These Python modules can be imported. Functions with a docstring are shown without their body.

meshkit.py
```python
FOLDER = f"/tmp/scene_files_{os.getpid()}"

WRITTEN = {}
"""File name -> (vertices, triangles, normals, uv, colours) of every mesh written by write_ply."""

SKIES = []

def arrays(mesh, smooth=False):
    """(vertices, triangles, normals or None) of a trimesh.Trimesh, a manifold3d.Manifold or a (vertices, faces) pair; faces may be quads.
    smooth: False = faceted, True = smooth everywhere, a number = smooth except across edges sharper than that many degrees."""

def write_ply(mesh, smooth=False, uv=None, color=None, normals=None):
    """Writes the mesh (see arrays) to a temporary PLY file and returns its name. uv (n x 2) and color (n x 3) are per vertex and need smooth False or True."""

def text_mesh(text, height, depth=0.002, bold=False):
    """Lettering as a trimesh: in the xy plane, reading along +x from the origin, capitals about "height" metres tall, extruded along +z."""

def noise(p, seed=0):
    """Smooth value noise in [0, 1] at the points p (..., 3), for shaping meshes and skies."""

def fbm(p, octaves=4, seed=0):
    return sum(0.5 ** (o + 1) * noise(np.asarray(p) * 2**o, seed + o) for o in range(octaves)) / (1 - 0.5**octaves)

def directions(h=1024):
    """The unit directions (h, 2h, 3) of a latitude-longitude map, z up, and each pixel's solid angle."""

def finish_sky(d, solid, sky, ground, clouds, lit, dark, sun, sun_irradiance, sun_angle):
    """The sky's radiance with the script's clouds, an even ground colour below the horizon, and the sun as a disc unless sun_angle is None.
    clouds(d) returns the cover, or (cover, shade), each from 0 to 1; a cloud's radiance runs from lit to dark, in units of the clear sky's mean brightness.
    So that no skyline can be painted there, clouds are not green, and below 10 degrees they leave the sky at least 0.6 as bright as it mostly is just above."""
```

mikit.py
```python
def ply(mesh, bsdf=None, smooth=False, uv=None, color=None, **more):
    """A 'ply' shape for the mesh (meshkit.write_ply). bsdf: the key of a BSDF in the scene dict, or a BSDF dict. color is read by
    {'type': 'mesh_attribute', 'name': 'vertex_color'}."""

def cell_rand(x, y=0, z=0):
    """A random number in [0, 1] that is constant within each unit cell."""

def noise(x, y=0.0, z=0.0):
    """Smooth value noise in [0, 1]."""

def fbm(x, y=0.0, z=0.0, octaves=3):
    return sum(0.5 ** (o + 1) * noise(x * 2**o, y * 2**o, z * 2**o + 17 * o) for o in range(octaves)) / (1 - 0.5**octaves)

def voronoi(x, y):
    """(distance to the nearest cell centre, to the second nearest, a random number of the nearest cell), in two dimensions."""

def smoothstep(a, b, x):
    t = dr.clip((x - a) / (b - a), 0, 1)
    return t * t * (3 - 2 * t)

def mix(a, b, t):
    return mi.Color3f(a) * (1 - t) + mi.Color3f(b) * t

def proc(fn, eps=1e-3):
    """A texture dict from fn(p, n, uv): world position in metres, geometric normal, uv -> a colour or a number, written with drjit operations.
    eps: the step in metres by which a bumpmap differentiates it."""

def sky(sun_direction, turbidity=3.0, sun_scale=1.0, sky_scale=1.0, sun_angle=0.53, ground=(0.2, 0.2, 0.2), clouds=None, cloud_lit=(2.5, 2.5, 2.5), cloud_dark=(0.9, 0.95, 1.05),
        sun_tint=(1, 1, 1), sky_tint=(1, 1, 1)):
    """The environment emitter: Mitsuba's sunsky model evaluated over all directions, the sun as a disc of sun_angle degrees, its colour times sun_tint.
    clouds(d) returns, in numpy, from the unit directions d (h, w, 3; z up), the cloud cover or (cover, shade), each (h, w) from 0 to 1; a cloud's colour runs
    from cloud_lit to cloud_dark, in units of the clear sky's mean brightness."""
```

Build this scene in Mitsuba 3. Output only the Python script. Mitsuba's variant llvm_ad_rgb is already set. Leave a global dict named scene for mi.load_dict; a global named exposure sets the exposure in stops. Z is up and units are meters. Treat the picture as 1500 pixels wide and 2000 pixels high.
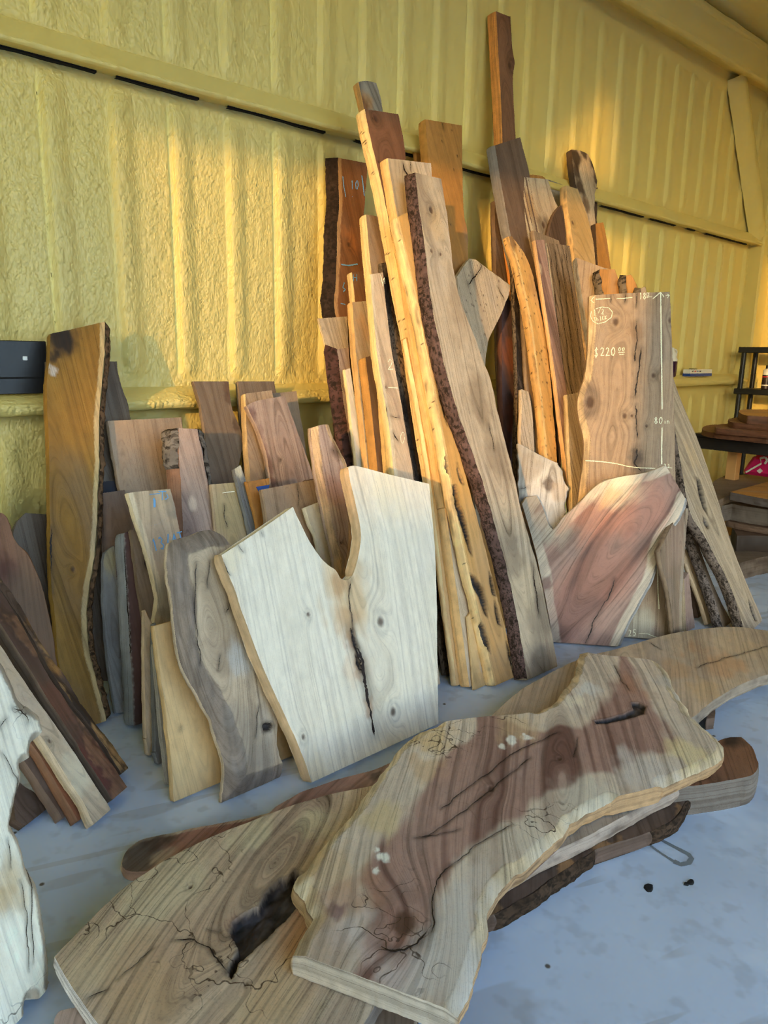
import math, numpy as np, trimesh, drjit as dr, mitsuba as mi, mikit, meshkit, shapely
from mikit import proc, noise, fbm, voronoi, smoothstep, mix, cell_rand
from meshkit import fbm as nfbm, noise as nnoise
from shapely.geometry import Polygon, box as sbox
from scipy.spatial import Delaunay, cKDTree
T = mi.ScalarTransform4f
rng = np.random.default_rng(7)

# ------------------------------------------------------------ camera, sky, sun, exposure
F, CAM = 1411.0, np.array([0, 0, 1.51])
PITCH, ROLL, YAW = (math.radians(a) for a in (12.45, 0.945, 41.95))
exposure = 5.55
SUN_AZ, SUN_EL = 31.0, 9.0          # the sun's travel: degrees off the long wall, and its height
cyw, syw, cp_, sp_ = math.cos(YAW), math.sin(YAW), math.cos(PITCH), math.sin(PITCH)
FWD = np.array([syw*cp_, cyw*cp_, -sp_]); R0 = np.array([cyw, -syw, 0.0]); U0 = np.cross(R0, FWD)
RT = R0*math.cos(ROLL) + U0*math.sin(ROLL); UP = -R0*math.sin(ROLL) + U0*math.cos(ROLL)
scene, labels = {}, {}
scene['camera'] = {'type': 'perspective', 'fov': math.degrees(2*math.atan(750/F)), 'fov_axis': 'x', 'near_clip': 0.05, 'far_clip': 200.0,
    'to_world': T().look_at(origin=CAM.tolist(), target=(CAM+FWD).tolist(), up=UP.tolist())}
az, el = math.radians(SUN_AZ), math.radians(SUN_EL)
SUN = np.array([-math.cos(az)*math.cos(el), -math.sin(az)*math.cos(el), math.sin(el)])
scene['sky'] = mikit.sky(SUN.tolist(), turbidity=3.5, sun_scale=0.080, sky_scale=1.0, sun_angle=0.9,
    ground=(0.32, 0.30, 0.27), sun_tint=(1.0, 0.96, 0.86), sky_tint=(0.80, 0.97, 1.27))

def lin(c):
    c = np.asarray(c, float)/255.0
    return np.where(c < 0.04045, c/12.92, ((c+0.055)/1.055)**2.4)
def num(name):
    if name not in scene and name not in labels: return name
    i = 1
    while f'{name}_{i:03d}' in scene or f'{name}_{i:03d}' in labels: i += 1
    return f'{name}_{i:03d}'
def tag(key, label, cat=None, group=None, kind=None):
    d = {}
    if label: d['label'] = label
    if cat: d['category'] = cat
    if group: d['group'] = group
    if kind: d['kind'] = kind
    labels[key] = d
    return key
def ray(p):
    p = np.asarray(p, float)
    return FWD + (p[..., :1]-750)/F*RT - (p[..., 1:2]-1000)/F*UP
def on_plane(p, O, n):
    d = ray(p)
    return CAM + d*(((O-CAM) @ n)/(d @ n))[..., None]
def pts(s):
    return np.array([[float(a) for a in q.split(',')] for q in s.split()])
def cat_mesh(ms):
    v, f, o = [], [], 0
    for a, b in ms:
        v.append(a); f.append(np.asarray(b)+o); o += len(a)
    return np.vstack(v), np.vstack(f)
def bx(x0, x1, y0, y1, z0, z1, bev=0.0):
    """a box with chamfered edges"""
    if bev <= 0:
        m = trimesh.creation.box(bounds=[[x0, y0, z0], [x1, y1, z1]])
        return np.array(m.vertices), np.array(m.faces)
    c = []
    for sx in (0, 1):
        for sy in (0, 1):
            for sz in (0, 1):
                X, Y, Z = (x0, x1)[sx], (y0, y1)[sy], (z0, z1)[sz]
                ix, iy, iz = (1-2*sx)*bev, (1-2*sy)*bev, (1-2*sz)*bev
                c += [[X+ix, Y+iy, Z], [X+ix, Y, Z+iz], [X, Y+iy, Z+iz]]
    m = trimesh.convex.convex_hull(np.array(c))
    return np.array(m.vertices), np.array(m.faces)
def rod(a, b, r0, r1=None, n=10):
    a, b = np.asarray(a, float), np.asarray(b, float); r1 = r0 if r1 is None else r1
    t = (b-a)/np.linalg.norm(b-a); x = np.cross(t, [0, 0, 1] if abs(t[2]) < .9 else [1, 0, 0]); x /= np.linalg.norm(x); y = np.cross(t, x)
    q = np.arange(n)*2*np.pi/n; ring = np.cos(q)[:, None]*x + np.sin(q)[:, None]*y
    v = np.vstack([a+ring*r0, b+ring*r1, [a], [b]]); i = np.arange(n); j = (i+1) % n
    f = np.vstack([np.stack([i, j, j+n], 1), np.stack([i, j+n, i+n], 1), np.stack([j, i, i*0+2*n], 1), np.stack([i+n, j+n, i*0+2*n+1], 1)])
    return v, f
def lathe(prof, c, n=20):
    r, z = np.array(prof).T; q = np.arange(n)*2*np.pi/n
    v = np.stack([np.outer(r, np.cos(q)), np.outer(r, np.sin(q)), np.repeat(z[:, None], n, 1)], -1).reshape(-1, 3)+np.asarray(c)
    i, j = np.meshgrid(np.arange(len(r)-1), np.arange(n), indexing='ij'); k = (j+1) % n
    a, b, cc, d = i*n+j, i*n+k, (i+1)*n+k, (i+1)*n+j
    return v, np.vstack([np.stack([a, b, cc], -1).reshape(-1, 3), np.stack([a, cc, d], -1).reshape(-1, 3)])

# ------------------------------------------------------------ materials
def grain_fn(p, n, uv):
    sp = dr.floor(uv.y/10000.0); y = uv.y - sp*10000.0; cls = dr.floor(y/100.0); v = y - cls*100.0; g = uv.x
    a = noise(g*130.0, v*1.3, 3.1); b = noise(g*380.0, v*3.0, 7.7); c = noise(g*1300.0, v*22.0, 1.3)
    chk = smoothstep(0.80, 0.90, noise(g*520.0, v*7.0, 4.4))*smoothstep(0.5, 0.7, noise(g*30.0, v*2.2, 6.0))
    fz = fbm(p.x*260.0, p.y*260.0, p.z*260.0, 2)
    w = 0.5*smoothstep(0.5, 0.86, a) + 0.5*smoothstep(0.5, 0.9, b) + 0.5*smoothstep(0.5, 1.0, c) + 0.9*chk + 0.22*smoothstep(0.5, 0.9, fz)
    z = fbm(p.x*5.5, p.y*5.5, p.z*5.5 + 3.0, 5); z2 = fbm(p.x*9.5 + 4.0, p.y*9.5, p.z*9.5, 4); m = smoothstep(0.50, 0.62, fbm(p.x*3.0, p.y*3.0, p.z*3.0 + 9.0, 2))
    zl = dr.maximum(1-smoothstep(0.002, 0.0055, dr.abs(z-0.5)), 0.8*(1-smoothstep(0.002, 0.0065, dr.abs(z2-0.47))))*m
    return dr.clip(w*dr.minimum(cls/7.5, 0.9) + zl*0.8*dr.minimum(sp, 1.0), 0, 0.92)
def bark_fn(p, n, uv):
    d1, d2, c = voronoi(uv.x*45.0 + fbm(uv.x*60., uv.y*40., 1., 3)*2.2, uv.y*38.0 + fbm(uv.x*50., uv.y*50., 5., 3)*2.2)
    k = smoothstep(0.35, 0.65, fbm(uv.x*18., uv.y*9., 7., 2))
    return dr.clip(0.6*(1-smoothstep(0.02, 0.30, d2-d1))*k + 0.9*smoothstep(0.42, 0.8, fbm(uv.x*130., uv.y*70., 2., 4)), 0, 0.9)
VC = {'type': 'mesh_attribute', 'name': 'vertex_color'}
scene['wood'] = {'type': 'twosided', 'bsdf': {'type': 'blendbsdf', 'weight': proc(grain_fn),
    'a': {'type': 'principled', 'base_color': VC, 'roughness': 0.62, 'specular': 0.35},
    'b': {'type': 'diffuse', 'reflectance': {'type': 'rgb', 'value': [0.05, 0.028, 0.014]}}}}
scene['bark'] = {'type': 'twosided', 'bsdf': {'type': 'blendbsdf', 'weight': proc(bark_fn),
    'a': {'type': 'diffuse', 'reflectance': VC}, 'b': {'type': 'diffuse', 'reflectance': {'type': 'rgb', 'value': [0.022, 0.016, 0.012]}}}}
def foam_h(p, n, uv):
    s = noise(p.x*78.0, p.z*70.0 + p.y*74.0, p.y*9.0) + 0.5*noise(p.x*150.0, p.z*135.0 + p.y*140.0, 3.0) + 0.8*noise(p.x*30.0, p.z*24.0, 8.0)
    return s*0.0068
def foam_c(p, n, uv):
    k = fbm(p.x*0.9, p.z*0.8, 2.0, 3); q = fbm(p.x*3.3, p.z*1.1, 9.0, 2)
    c = mix((0.63, 0.515, 0.175), (0.67, 0.53, 0.165), smoothstep(0.35, 0.7, k))
    return mix(c, (0.62, 0.52, 0.20), smoothstep(0.45, 0.8, q)*0.6)
scene['foam'] = {'type': 'twosided', 'bsdf': {'type': 'bumpmap', 'arbitrary': proc(foam_h, eps=2e-3), 'scale': 1.0,
    'bsdf': {'type': 'principled', 'base_color': proc(foam_c), 'roughness': 0.42, 'specular': 0.45}}}
def floor_c(p, n, uv):
    a = fbm(p.x*1.3, p.y*1.7, 1.0, 4); b = fbm(p.x*5.0+3, p.y*4.0, 4.0, 4); c = fbm(p.x*22.0, p.y*22.0, 6.0, 3)
    col = mix((0.40, 0.48, 0.60), (0.50, 0.585, 0.715), smoothstep(0.3, 0.7, a))
    col = mix(col, (0.60, 0.68, 0.79), smoothstep(0.52, 0.75, b)*0.6)
    col = mix(col, (0.24, 0.26, 0.29), smoothstep(0.55, 0.85, c)*0.28)
    streak = smoothstep(0.72, 0.78, noise(p.x*9.0+p.y*26.0, p.y*3.0-p.x*1.5, 5.0))*smoothstep(0.55, 0.7, noise(p.x*2.0, p.y*2.0, 8.0))
    col = mix(col, (0.30, 0.29, 0.28), streak*0.35)
    d1, d2, k = voronoi(p.x*3.1, p.y*3.1)
    return mix(col, (0.10, 0.09, 0.085), (1-smoothstep(0.012, 0.03, d1))*smoothstep(0.55, 0.6, k))
scene['concrete'] = {'type': 'principled', 'base_color': proc(floor_c), 'roughness': 0.45, 'specular': 0.4}
def flat(name, rgb, rough=0.5, metal=0.0, spec=0.5, srgb=True):
    c = lin(rgb) if srgb else np.asarray(rgb, float)
    scene[name] = {'type': 'twosided', 'bsdf': {'type': 'principled', 'base_color': {'type': 'rgb', 'value': c.tolist()}, 'roughness': rough, 'metallic': metal, 'specular': spec}}
flat('black_plastic', (26, 26, 28), 0.38); flat('dark_paint', (34, 31, 31), 0.5); flat('white_plastic', (214, 212, 204), 0.4)
flat('chalk_white', (236, 232, 205), 0.95, spec=0.1); flat('chalk_blue', (120, 170, 215), 0.95, spec=0.1)
flat('tape_blue', (38, 74, 150), 0.6); flat('pink_vinyl', (196, 30, 96), 0.4); flat('red_vinyl', (190, 24, 40), 0.4)
flat('blue_print', (28, 62, 138), 0.45); flat('purple_bottle', (48, 22, 52), 0.25); flat('dark_label', (40, 26, 28), 0.4); flat('gap_black', (14, 13, 12), 0.9)
flat('white_dot', (225, 225, 222), 0.5); flat('floor_glue', (112, 118, 122), 0.8); flat('shed_siding', (150, 140, 120), 0.8); flat('roof_panel', (178, 158, 84), 0.75)

# ------------------------------------------------------------ the room
WY, XE, RIB0 = 3.614, 8.93, 1.170
def rib(x):
    """how far the foam stands in from the sheet: a crease, then a rounded rib, every foot"""
    s = np.mod(x-RIB0+0.02, 0.3048)-0.02
    crease = -0.012*np.exp(-((s-0.0)/0.007)**2)
    bump = 0.024/(1+np.exp(-(s-0.012)/0.004))*(1-1/(1+np.exp(-(s-0.095)/0.013)))
    return crease + bump + 0.0012*np.sin(s/0.3048*2*np.pi*2)*(s > 0.12)
def grid(xs, zs, fn):
    X, Z = np.meshgrid(xs, zs); P = fn(X, Z); ny, nx = X.shape
    i, j = np.meshgrid(np.arange(ny-1), np.arange(nx-1), indexing='ij'); a = i*nx+j
    return P.reshape(-1, 3), np.vstack([np.stack([a, a+1, a+nx+1], -1).reshape(-1, 3), np.stack([a, a+nx+1, a+nx], -1).reshape(-1, 3)])
def long_wall(X, Z):
    lum = 0.012*(nfbm(np.stack([X*2.2, Z*2.0, X*0], -1), 3)-0.5) + 0.006*(nfbm(np.stack([X*9, Z*6, X*0+4], -1), 3)-0.5)
    def span(a, b, w): return 1/(1+np.exp(-(Z-a)/w))/(1+np.exp((Z-b)/w))
    wav = 0.012*(nnoise(np.stack([X*3, Z*0, Z*0+2], -1))-0.5)
    r = rib(X+0.006*(nnoise(np.stack([X*2, Z*1.5, Z*0+7], -1))-0.5))*(span(-1, 1.10+wav, 0.010)*0.8 + span(1.38+wav, 2.66+wav, 0.010) + span(2.90, 4.04, 0.012)*0.75)
    # the eave end: foam piles up ragged under the beam
    top = 0.03/(1+np.exp(-(Z-4.07-0.06*(nfbm(np.stack([X*4, X*0, X*0+3], -1), 3)-0.5))/0.012))
    return np.stack([X, WY-lum-r-top, Z], -1)
xs = np.concatenate([np.arange(-9.2, -1.0, 0.05), np.arange(-1.0, 5.0, 0.0135), np.arange(5.0, XE+0.05, 0.018)])
scene['wall_left'] = mikit.ply(grid(xs, np.arange(-0.02, 4.36, 0.03), long_wall), 'foam', smooth=True)
tag('wall_left', 'long ribbed wall sprayed with yellow insulating foam', kind='structure')
def extrude_x(prof, x0, x1, dx, amp, seed, lift=0.0):
    """a foam-covered rail along the wall: profile (y inward, z) swept along x with lumps"""
    pr = np.array(prof); xs = np.arange(x0, x1+dx/2, dx); k = len(pr)
    d = np.gradient(pr, axis=0); nrm = np.stack([d[:, 1], -d[:, 0]], 1); nrm /= np.linalg.norm(nrm, axis=1, keepdims=True)
    P = np.zeros((len(xs), k, 3)); P[:, :, 0] = xs[:, None]
    q = np.stack(np.broadcast_arrays(xs[:, None]*5, np.arange(k)[None]*0.45, np.full((1, 1), seed*3.3)), -1)
    dsp = amp*(nfbm(q, 3)-0.5)*2
    P[:, :, 1] = WY - pr[:, 0] - dsp*nrm[:, 0]; P[:, :, 2] = pr[:, 1] + dsp*nrm[:, 1] + lift*(xs[:, None]-3.0)
    i, j = np.meshgrid(np.arange(len(xs)-1), np.arange(k-1), indexing='ij'); a = i*k+j
    f = np.vstack([np.stack([a, a+1, a+k+1], -1).reshape(-1, 3), np.stack([a, a+k+1, a+k], -1).reshape(-1, 3)])
    return P.reshape(-1, 3), f
def rounded(pr, n=4, r=0.02):
    out = []
    for i, p in enumerate(pr):
        p = np.array(p, float)
        if i in (0, len(pr)-1): out.append(p); continue
        a, b = np.array(pr[i-1], float)-p, np.array(pr[i+1], float)-p; la, lb = np.linalg.norm(a), np.linalg.norm(b); q = min(r, la*0.45, lb*0.45)
        s, e = p+a/la*q, p+b/lb*q
        for t in np.linspace(0, 1, n): out.append((1-t)**2*s+2*t*(1-t)*p+t*t*e)
    return out
girt_up = rounded([(-0.02, 2.737), (0.04, 2.738), (0.135, 2.716), (0.150, 2.735), (0.035, 2.850), (-0.02, 2.865)], 4, 0.022)
scene['trim_1'] = mikit.ply(extrude_x(girt_up, -9.2, XE, 0.025, 0.006, 1, -0.001), 'foam', smooth=True)
tag('trim_1', 'upper foam-covered wall rail sloping across the yellow wall', kind='structure')
crk = []
for x0, x1 in ((0.5, 1.45), (1.52, 1.95), (2.1, 2.75), (2.95, 3.5), (3.7, 5.2), (5.6, 6.3), (6.4, 6.9), (7.1, 7.3), (7.5, 8.5)):
    xx = np.arange(x0, x1, 0.03); lo = 2.7305-0.001*(xx-3)-0.004*nnoise(np.stack([xx*9, xx*0, xx*0+5], -1)); hi = np.full(len(xx), 2.738)-0.001*(xx-3); n_ = len(xx); i_ = np.arange(n_-1)
    ring_ = np.vstack([np.stack([xx, xx*0+WY-0.024, lo], 1), np.stack([xx, xx*0+WY-0.024, hi], 1), np.stack([xx, xx*0+WY, lo-0.001], 1)])
    crk.append((ring_, np.vstack([np.stack([i_, i_+1, i_+n_+1], 1), np.stack([i_, i_+n_+1, i_+n_], 1), np.stack([i_, i_+2*n_, i_+2*n_+1], 1), np.stack([i_, i_+2*n_+1, i_+1], 1)])))
scene['trim_2'] = mikit.ply(cat_mesh(crk), 'gap_black')
tag('trim_2', 'thin dark open crack under the upper wall rail', kind='structure')
girt_low = rounded([(-0.02, 1.325), (0.02, 1.318), (0.115, 1.292), (0.158, 1.255), (0.140, 1.215), (0.05, 1.208), (-0.02, 1.205)], 4, 0.03)
scene['trim_3'] = mikit.ply(extrude_x(girt_low, -9.2, XE, 0.025, 0.010, 2, 0.003), 'foam', smooth=True)
tag('trim_3', 'lower foam-covered wall ledge at chest height', kind='structure')
scene['floor'] = mikit.ply(bx(-16, XE+0.1, -24, WY+0.06, -0.12, 0.0), 'concrete'); tag('floor', 'blue-grey smudged concrete floor', kind='structure')
# the far end wall and the corner column, the eave beam, the roof and the door side
def end_wall(Y, Z):
    r = rib(Y*1.0+0.07)*0.7/(1+np.exp((Z-6)/0.01))
    return np.stack([XE - r - 0.01*(nfbm(np.stack([Y*3, Z*2, Y*0], -1), 3)-0.5), Y, Z], -1)
scene['wall_right'] = mikit.ply(grid(np.arange(-3.2, WY+0.03, 0.03), np.arange(-0.02, 6.0, 0.06), end_wall), 'foam', smooth=True)
tag('wall_right', 'far end wall covered in yellow foam', kind='structure')
scene['trim_4'] = mikit.ply(trimesh.Trimesh(*bx(8.60, 8.86, WY-0.16, WY+0.02, 0, 4.2, 0.02), process=False), 'foam'); tag('trim_4', 'foam-covered corner column at the far end of the wall', kind='structure')
ev = rounded([(-0.02, 4.165), (0.06, 4.16), (0.215, 4.075), (0.25, 4.085), (0.262, 4.12), (0.30, 4.295), (0.325, 4.31), (0.33, 4.345), (0.26, 4.38), (-0.02, 4.40)], 4, 0.02)
scene['trim_5'] = mikit.ply(extrude_x(ev, -9.2, XE, 0.03, 0.007, 3, 0.012), 'foam', smooth=True); tag('trim_5', 'foam-covered eave beam along the top of the wall', kind='structure')
def brace():
    a, b = np.array([7.70, WY-0.04, 4.20]), np.array([8.66, WY-0.05, 2.78]); t = np.linspace(0, 1, 60)[:, None]; c = a+(b-a)*t
    k = np.array([[-0.115, 0.02], [-0.075, -0.05], [-0.02, -0.10], [0.035, -0.105], [0.085, -0.05], [0.11, 0.02]])
    d = (b-a)/np.linalg.norm(b-a); s = np.cross(d, [0, 1, 0])
    P = c[:, None]+k[None, :, :1]*s+k[None, :, 1:]*np.array([0, 1.0, 0]); P += 0.03*(nfbm(P*5, 3)-0.5)[..., None]*s
    i, j = np.meshgrid(np.arange(59), np.arange(5), indexing='ij'); q = i*6+j
    return P.reshape(-1, 3), np.vstack([np.stack([q, q+1, q+7], -1).reshape(-1, 3), np.stack([q, q+7, q+6], -1).reshape(-1, 3)])
scene['trim_6'] = mikit.ply(brace(), 'foam', smooth=True); tag('trim_6', 'diagonal foam-covered brace near the far corner of the wall', kind='structure')
def roof(X, Y):
    Z = 4.40+(WY-Y)*0.20
    sag = 0.05*np.abs(np.sin((X-1.0)/1.25*np.pi))*(Y < WY-0.4) + 0.05*(nfbm(np.stack([X*2, Y*2, X*0], -1), 3)-0.5)
    return np.stack([X, Y, Z-sag], -1)
scene['ceiling'] = mikit.ply(grid(np.arange(-9.3, XE+0.1, 0.08), np.arange(-2.5, WY+0.2, 0.08), roof), 'foam', smooth=True); tag('ceiling', 'sloping roof lined with saggy yellow insulation', kind='structure')
def rafter():
    t = np.linspace(0, 1, 50)[:, None]; a, b = np.array([8.15, WY-0.36, 4.40]), np.array([8.15, -2.4, 5.52]); c = a+(b-a)*t
    k = np.array([[-0.16, 0.10], [-0.13, -0.06], [-0.05, -0.13], [0.05, -0.13], [0.13, -0.06], [0.16, 0.10]])
    P = c[:, None]+k[None, :, :1]*np.array([1.0, 0, 0])+k[None, :, 1:]*np.array([0, 0, 1.0]); P += 0.05*(nfbm(P*4, 3)-0.5)[..., None]
    i, j = np.meshgrid(np.arange(49), np.arange(5), indexing='ij'); q = i*6+j
    return P.reshape(-1, 3), np.vstack([np.stack([q, q+1, q+7], -1).reshape(-1, 3), np.stack([q, q+7, q+6], -1).reshape(-1, 3)])
scene['trim_7'] = mikit.ply(rafter(), 'foam', smooth=True); tag('trim_7', 'foam-covered rafter crossing the roof at the far corner', kind='structure')
# the door side: wide openings under a header, closed towards the far end; a fence across the yard keeps the low sun off the floor
vent = Polygon([(-5.38, 4.87), (-5.34, 4.95), (-5.0, 5.16), (-4.55, 5.52), (-4.38, 5.58), (-4.26, 5.18), (-4.22, 4.84), (-4.7, 4.70)])
hd = trimesh.creation.extrude_polygon(sbox(-9.2, 4.4, XE+0.1, 5.85).difference(vent), 0.12, engine='earcut'); hv = np.array(hd.vertices)
scene['wall_near'] = mikit.ply(cat_mesh([(np.stack([hv[:, 0], -2.4-hv[:, 2], hv[:, 1]], 1), np.array(hd.faces)), bx(3.6, XE+0.1, -2.52, -2.4, -0.05, 4.4), bx(-9.2, -8.6, -2.52, -2.4, -0.05, 4.4), bx(-3.7, -1.2, -2.52, -2.4, -0.05, 4.4)]), 'foam'); tag('wall_near', 'door-side wall with two wide openings', kind='structure')
scene['wall_end'] = mikit.ply(bx(-9.32, -9.2, -2.52, WY+0.1, -0.05, 5.6), 'foam'); tag('wall_end', 'closed left end wall of the shed', kind='structure')
scene['wall_outer'] = mikit.ply(bx(-14.2, -14.0, -24.0, -2.6, -0.1, 3.88), 'shed_siding'); tag('wall_outer', 'tall fence across the yard', kind='structure')

# ------------------------------------------------------------ slabs of wood
def frame(yaw, lean, ga=0.0):
    y, L, g = math.radians(yaw), math.radians(lean), math.radians(ga)
    n = np.array([-math.sin(y)*math.cos(L), -math.cos(y)*math.cos(L), math.sin(L)])
    e = np.array([math.cos(y), -math.sin(y), 0.0]); m = np.array([math.sin(y)*math.sin(L), math.cos(y)*math.sin(L), math.cos(L)])
    return e*math.cos(g)+m*math.sin(g), -e*math.sin(g)+m*math.cos(g), n     # across, along the grain, out of the face
def chaikin(P, sharp=48, rounds=2):
    for _ in range(rounds):
        a = P-np.roll(P, 1, 0); b = np.roll(P, -1, 0)-P
        ang = np.degrees(np.abs(np.angle((b[:, 0]+1j*b[:, 1])/(a[:, 0]+1j*a[:, 1]+1e-12)+1e-12)))
        out = []
        for i in range(len(P)):
            if ang[i] > sharp: out.append(P[i])
            else: out += [P[i]*0.75+P[i-1]*0.25, P[i]*0.75+P[(i+1) % len(P)]*0.25]
        P = np.array(out)
    return P
def biggest(g):
    return g if g.geom_type == 'Polygon' else max(getattr(g, 'geoms', [Polygon()]), key=lambda q: q.area)
def resample(P, h):
    out = []
    for a, b in zip(P, np.roll(P, -1, 0)):
        k = max(1, int(round(np.linalg.norm(b-a)/h)))
        out.append(a+(b-a)*(np.arange(k)/k)[:, None])
    return np.vstack(out)
def seg_dist(q, line):
    """distance of the points q to a polyline, and how far along it"""
    best, at, s0 = np.full(len(q), 9.0), np.zeros(len(q)), 0.0
    L = np.linalg.norm(np.diff(line, axis=0), axis=1); tot = L.sum()+1e-9
    for a, b, l in zip(line[:-1], line[1:], L):
        t = np.clip(((q-a) @ (b-a))/(l*l+1e-12), 0, 1); d = np.linalg.norm(q-a-t[:, None]*(b-a), axis=1); w = d < best
        best[w], at[w] = d[w], (s0+t[w]*l)/tot; s0 += l
    return best, at
def ss(a, b, x):
    t = np.clip((x-a)/(b-a), 0, 1); return t*t*(3-2*t)
def f2(q, sx, sy, o, seed):
    return nfbm(np.stack([q[:, 0]*sx, q[:, 1]*sy, np.full(len(q), seed*1.37)], -1), o)
WOODS = {  # heart, sap, dark streak, streak amount, grain contrast (0-9)
    'olive': ((150, 112, 48), (196, 172, 124), (110, 78, 34), .45, 3), 'oak': ((170, 140, 108), (194, 168, 130), (130, 102, 74), .4, 4),
    'greyoak': ((150, 124, 96), (170, 148, 120), (112, 90, 68), .35, 3), 'darkoak': ((126, 104, 82), (150, 120, 92), (92, 68, 48), .35, 3),
    'pink': ((182, 152, 134), (206, 180, 156), (146, 110, 98), .45, 4), 'red': ((136, 92, 62), (190, 148, 104), (104, 60, 38), .4, 3),
    'walnut': ((116, 90, 72), (176, 146, 108), (82, 58, 46), .45, 3), 'grey': ((150, 140, 126), (172, 164, 150), (112, 104, 98), .5, 4),
    'bluegrey': ((124, 126, 128), (150, 150, 146), (92, 92, 96), .5, 4), 'purple': ((92, 68, 66), (150, 146, 140), (70, 50, 52), .4, 3),
    'tan': ((202, 168, 118), (214, 184, 134), (174, 138, 90), .3, 2), 'sand': ((204, 176, 138), (222, 200, 160), (158, 126, 98), .4, 3),
    'cream': ((232, 220, 194), (236, 226, 202), (206, 186, 152), .3, 2), 'amber': ((206, 156, 88), (226, 186, 122), (170, 118, 62), .35, 2),
    'honey': ((178, 126, 66), (206, 160, 98), (146, 98, 50), .35, 2), 'spalt': ((196, 172, 138), (210, 190, 156), (132, 108, 84), .5, 4),
    'redelm': ((172, 132, 114), (214, 194, 166), (116, 78, 66), .6, 4), 'burl': ((180, 160, 134), (190, 176, 154), (134, 112, 92), .5, 4),
    'bleach': ((244, 236, 212), (244, 238, 218), (206, 184, 150), .35, 4), 'choc': ((100, 76, 60), (150, 120, 86), (70, 46, 36), .5, 4),
    'rust': ((128, 90, 66), (176, 132, 96), (98, 60, 42), .45, 3), 'dim': ((112, 98, 84), (130, 116, 100), (86, 74, 64), .4, 4),
    'silver': ((176, 170, 160), (190, 186, 178), (128, 120, 114), .5, 4)}
COUNT = 0
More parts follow.
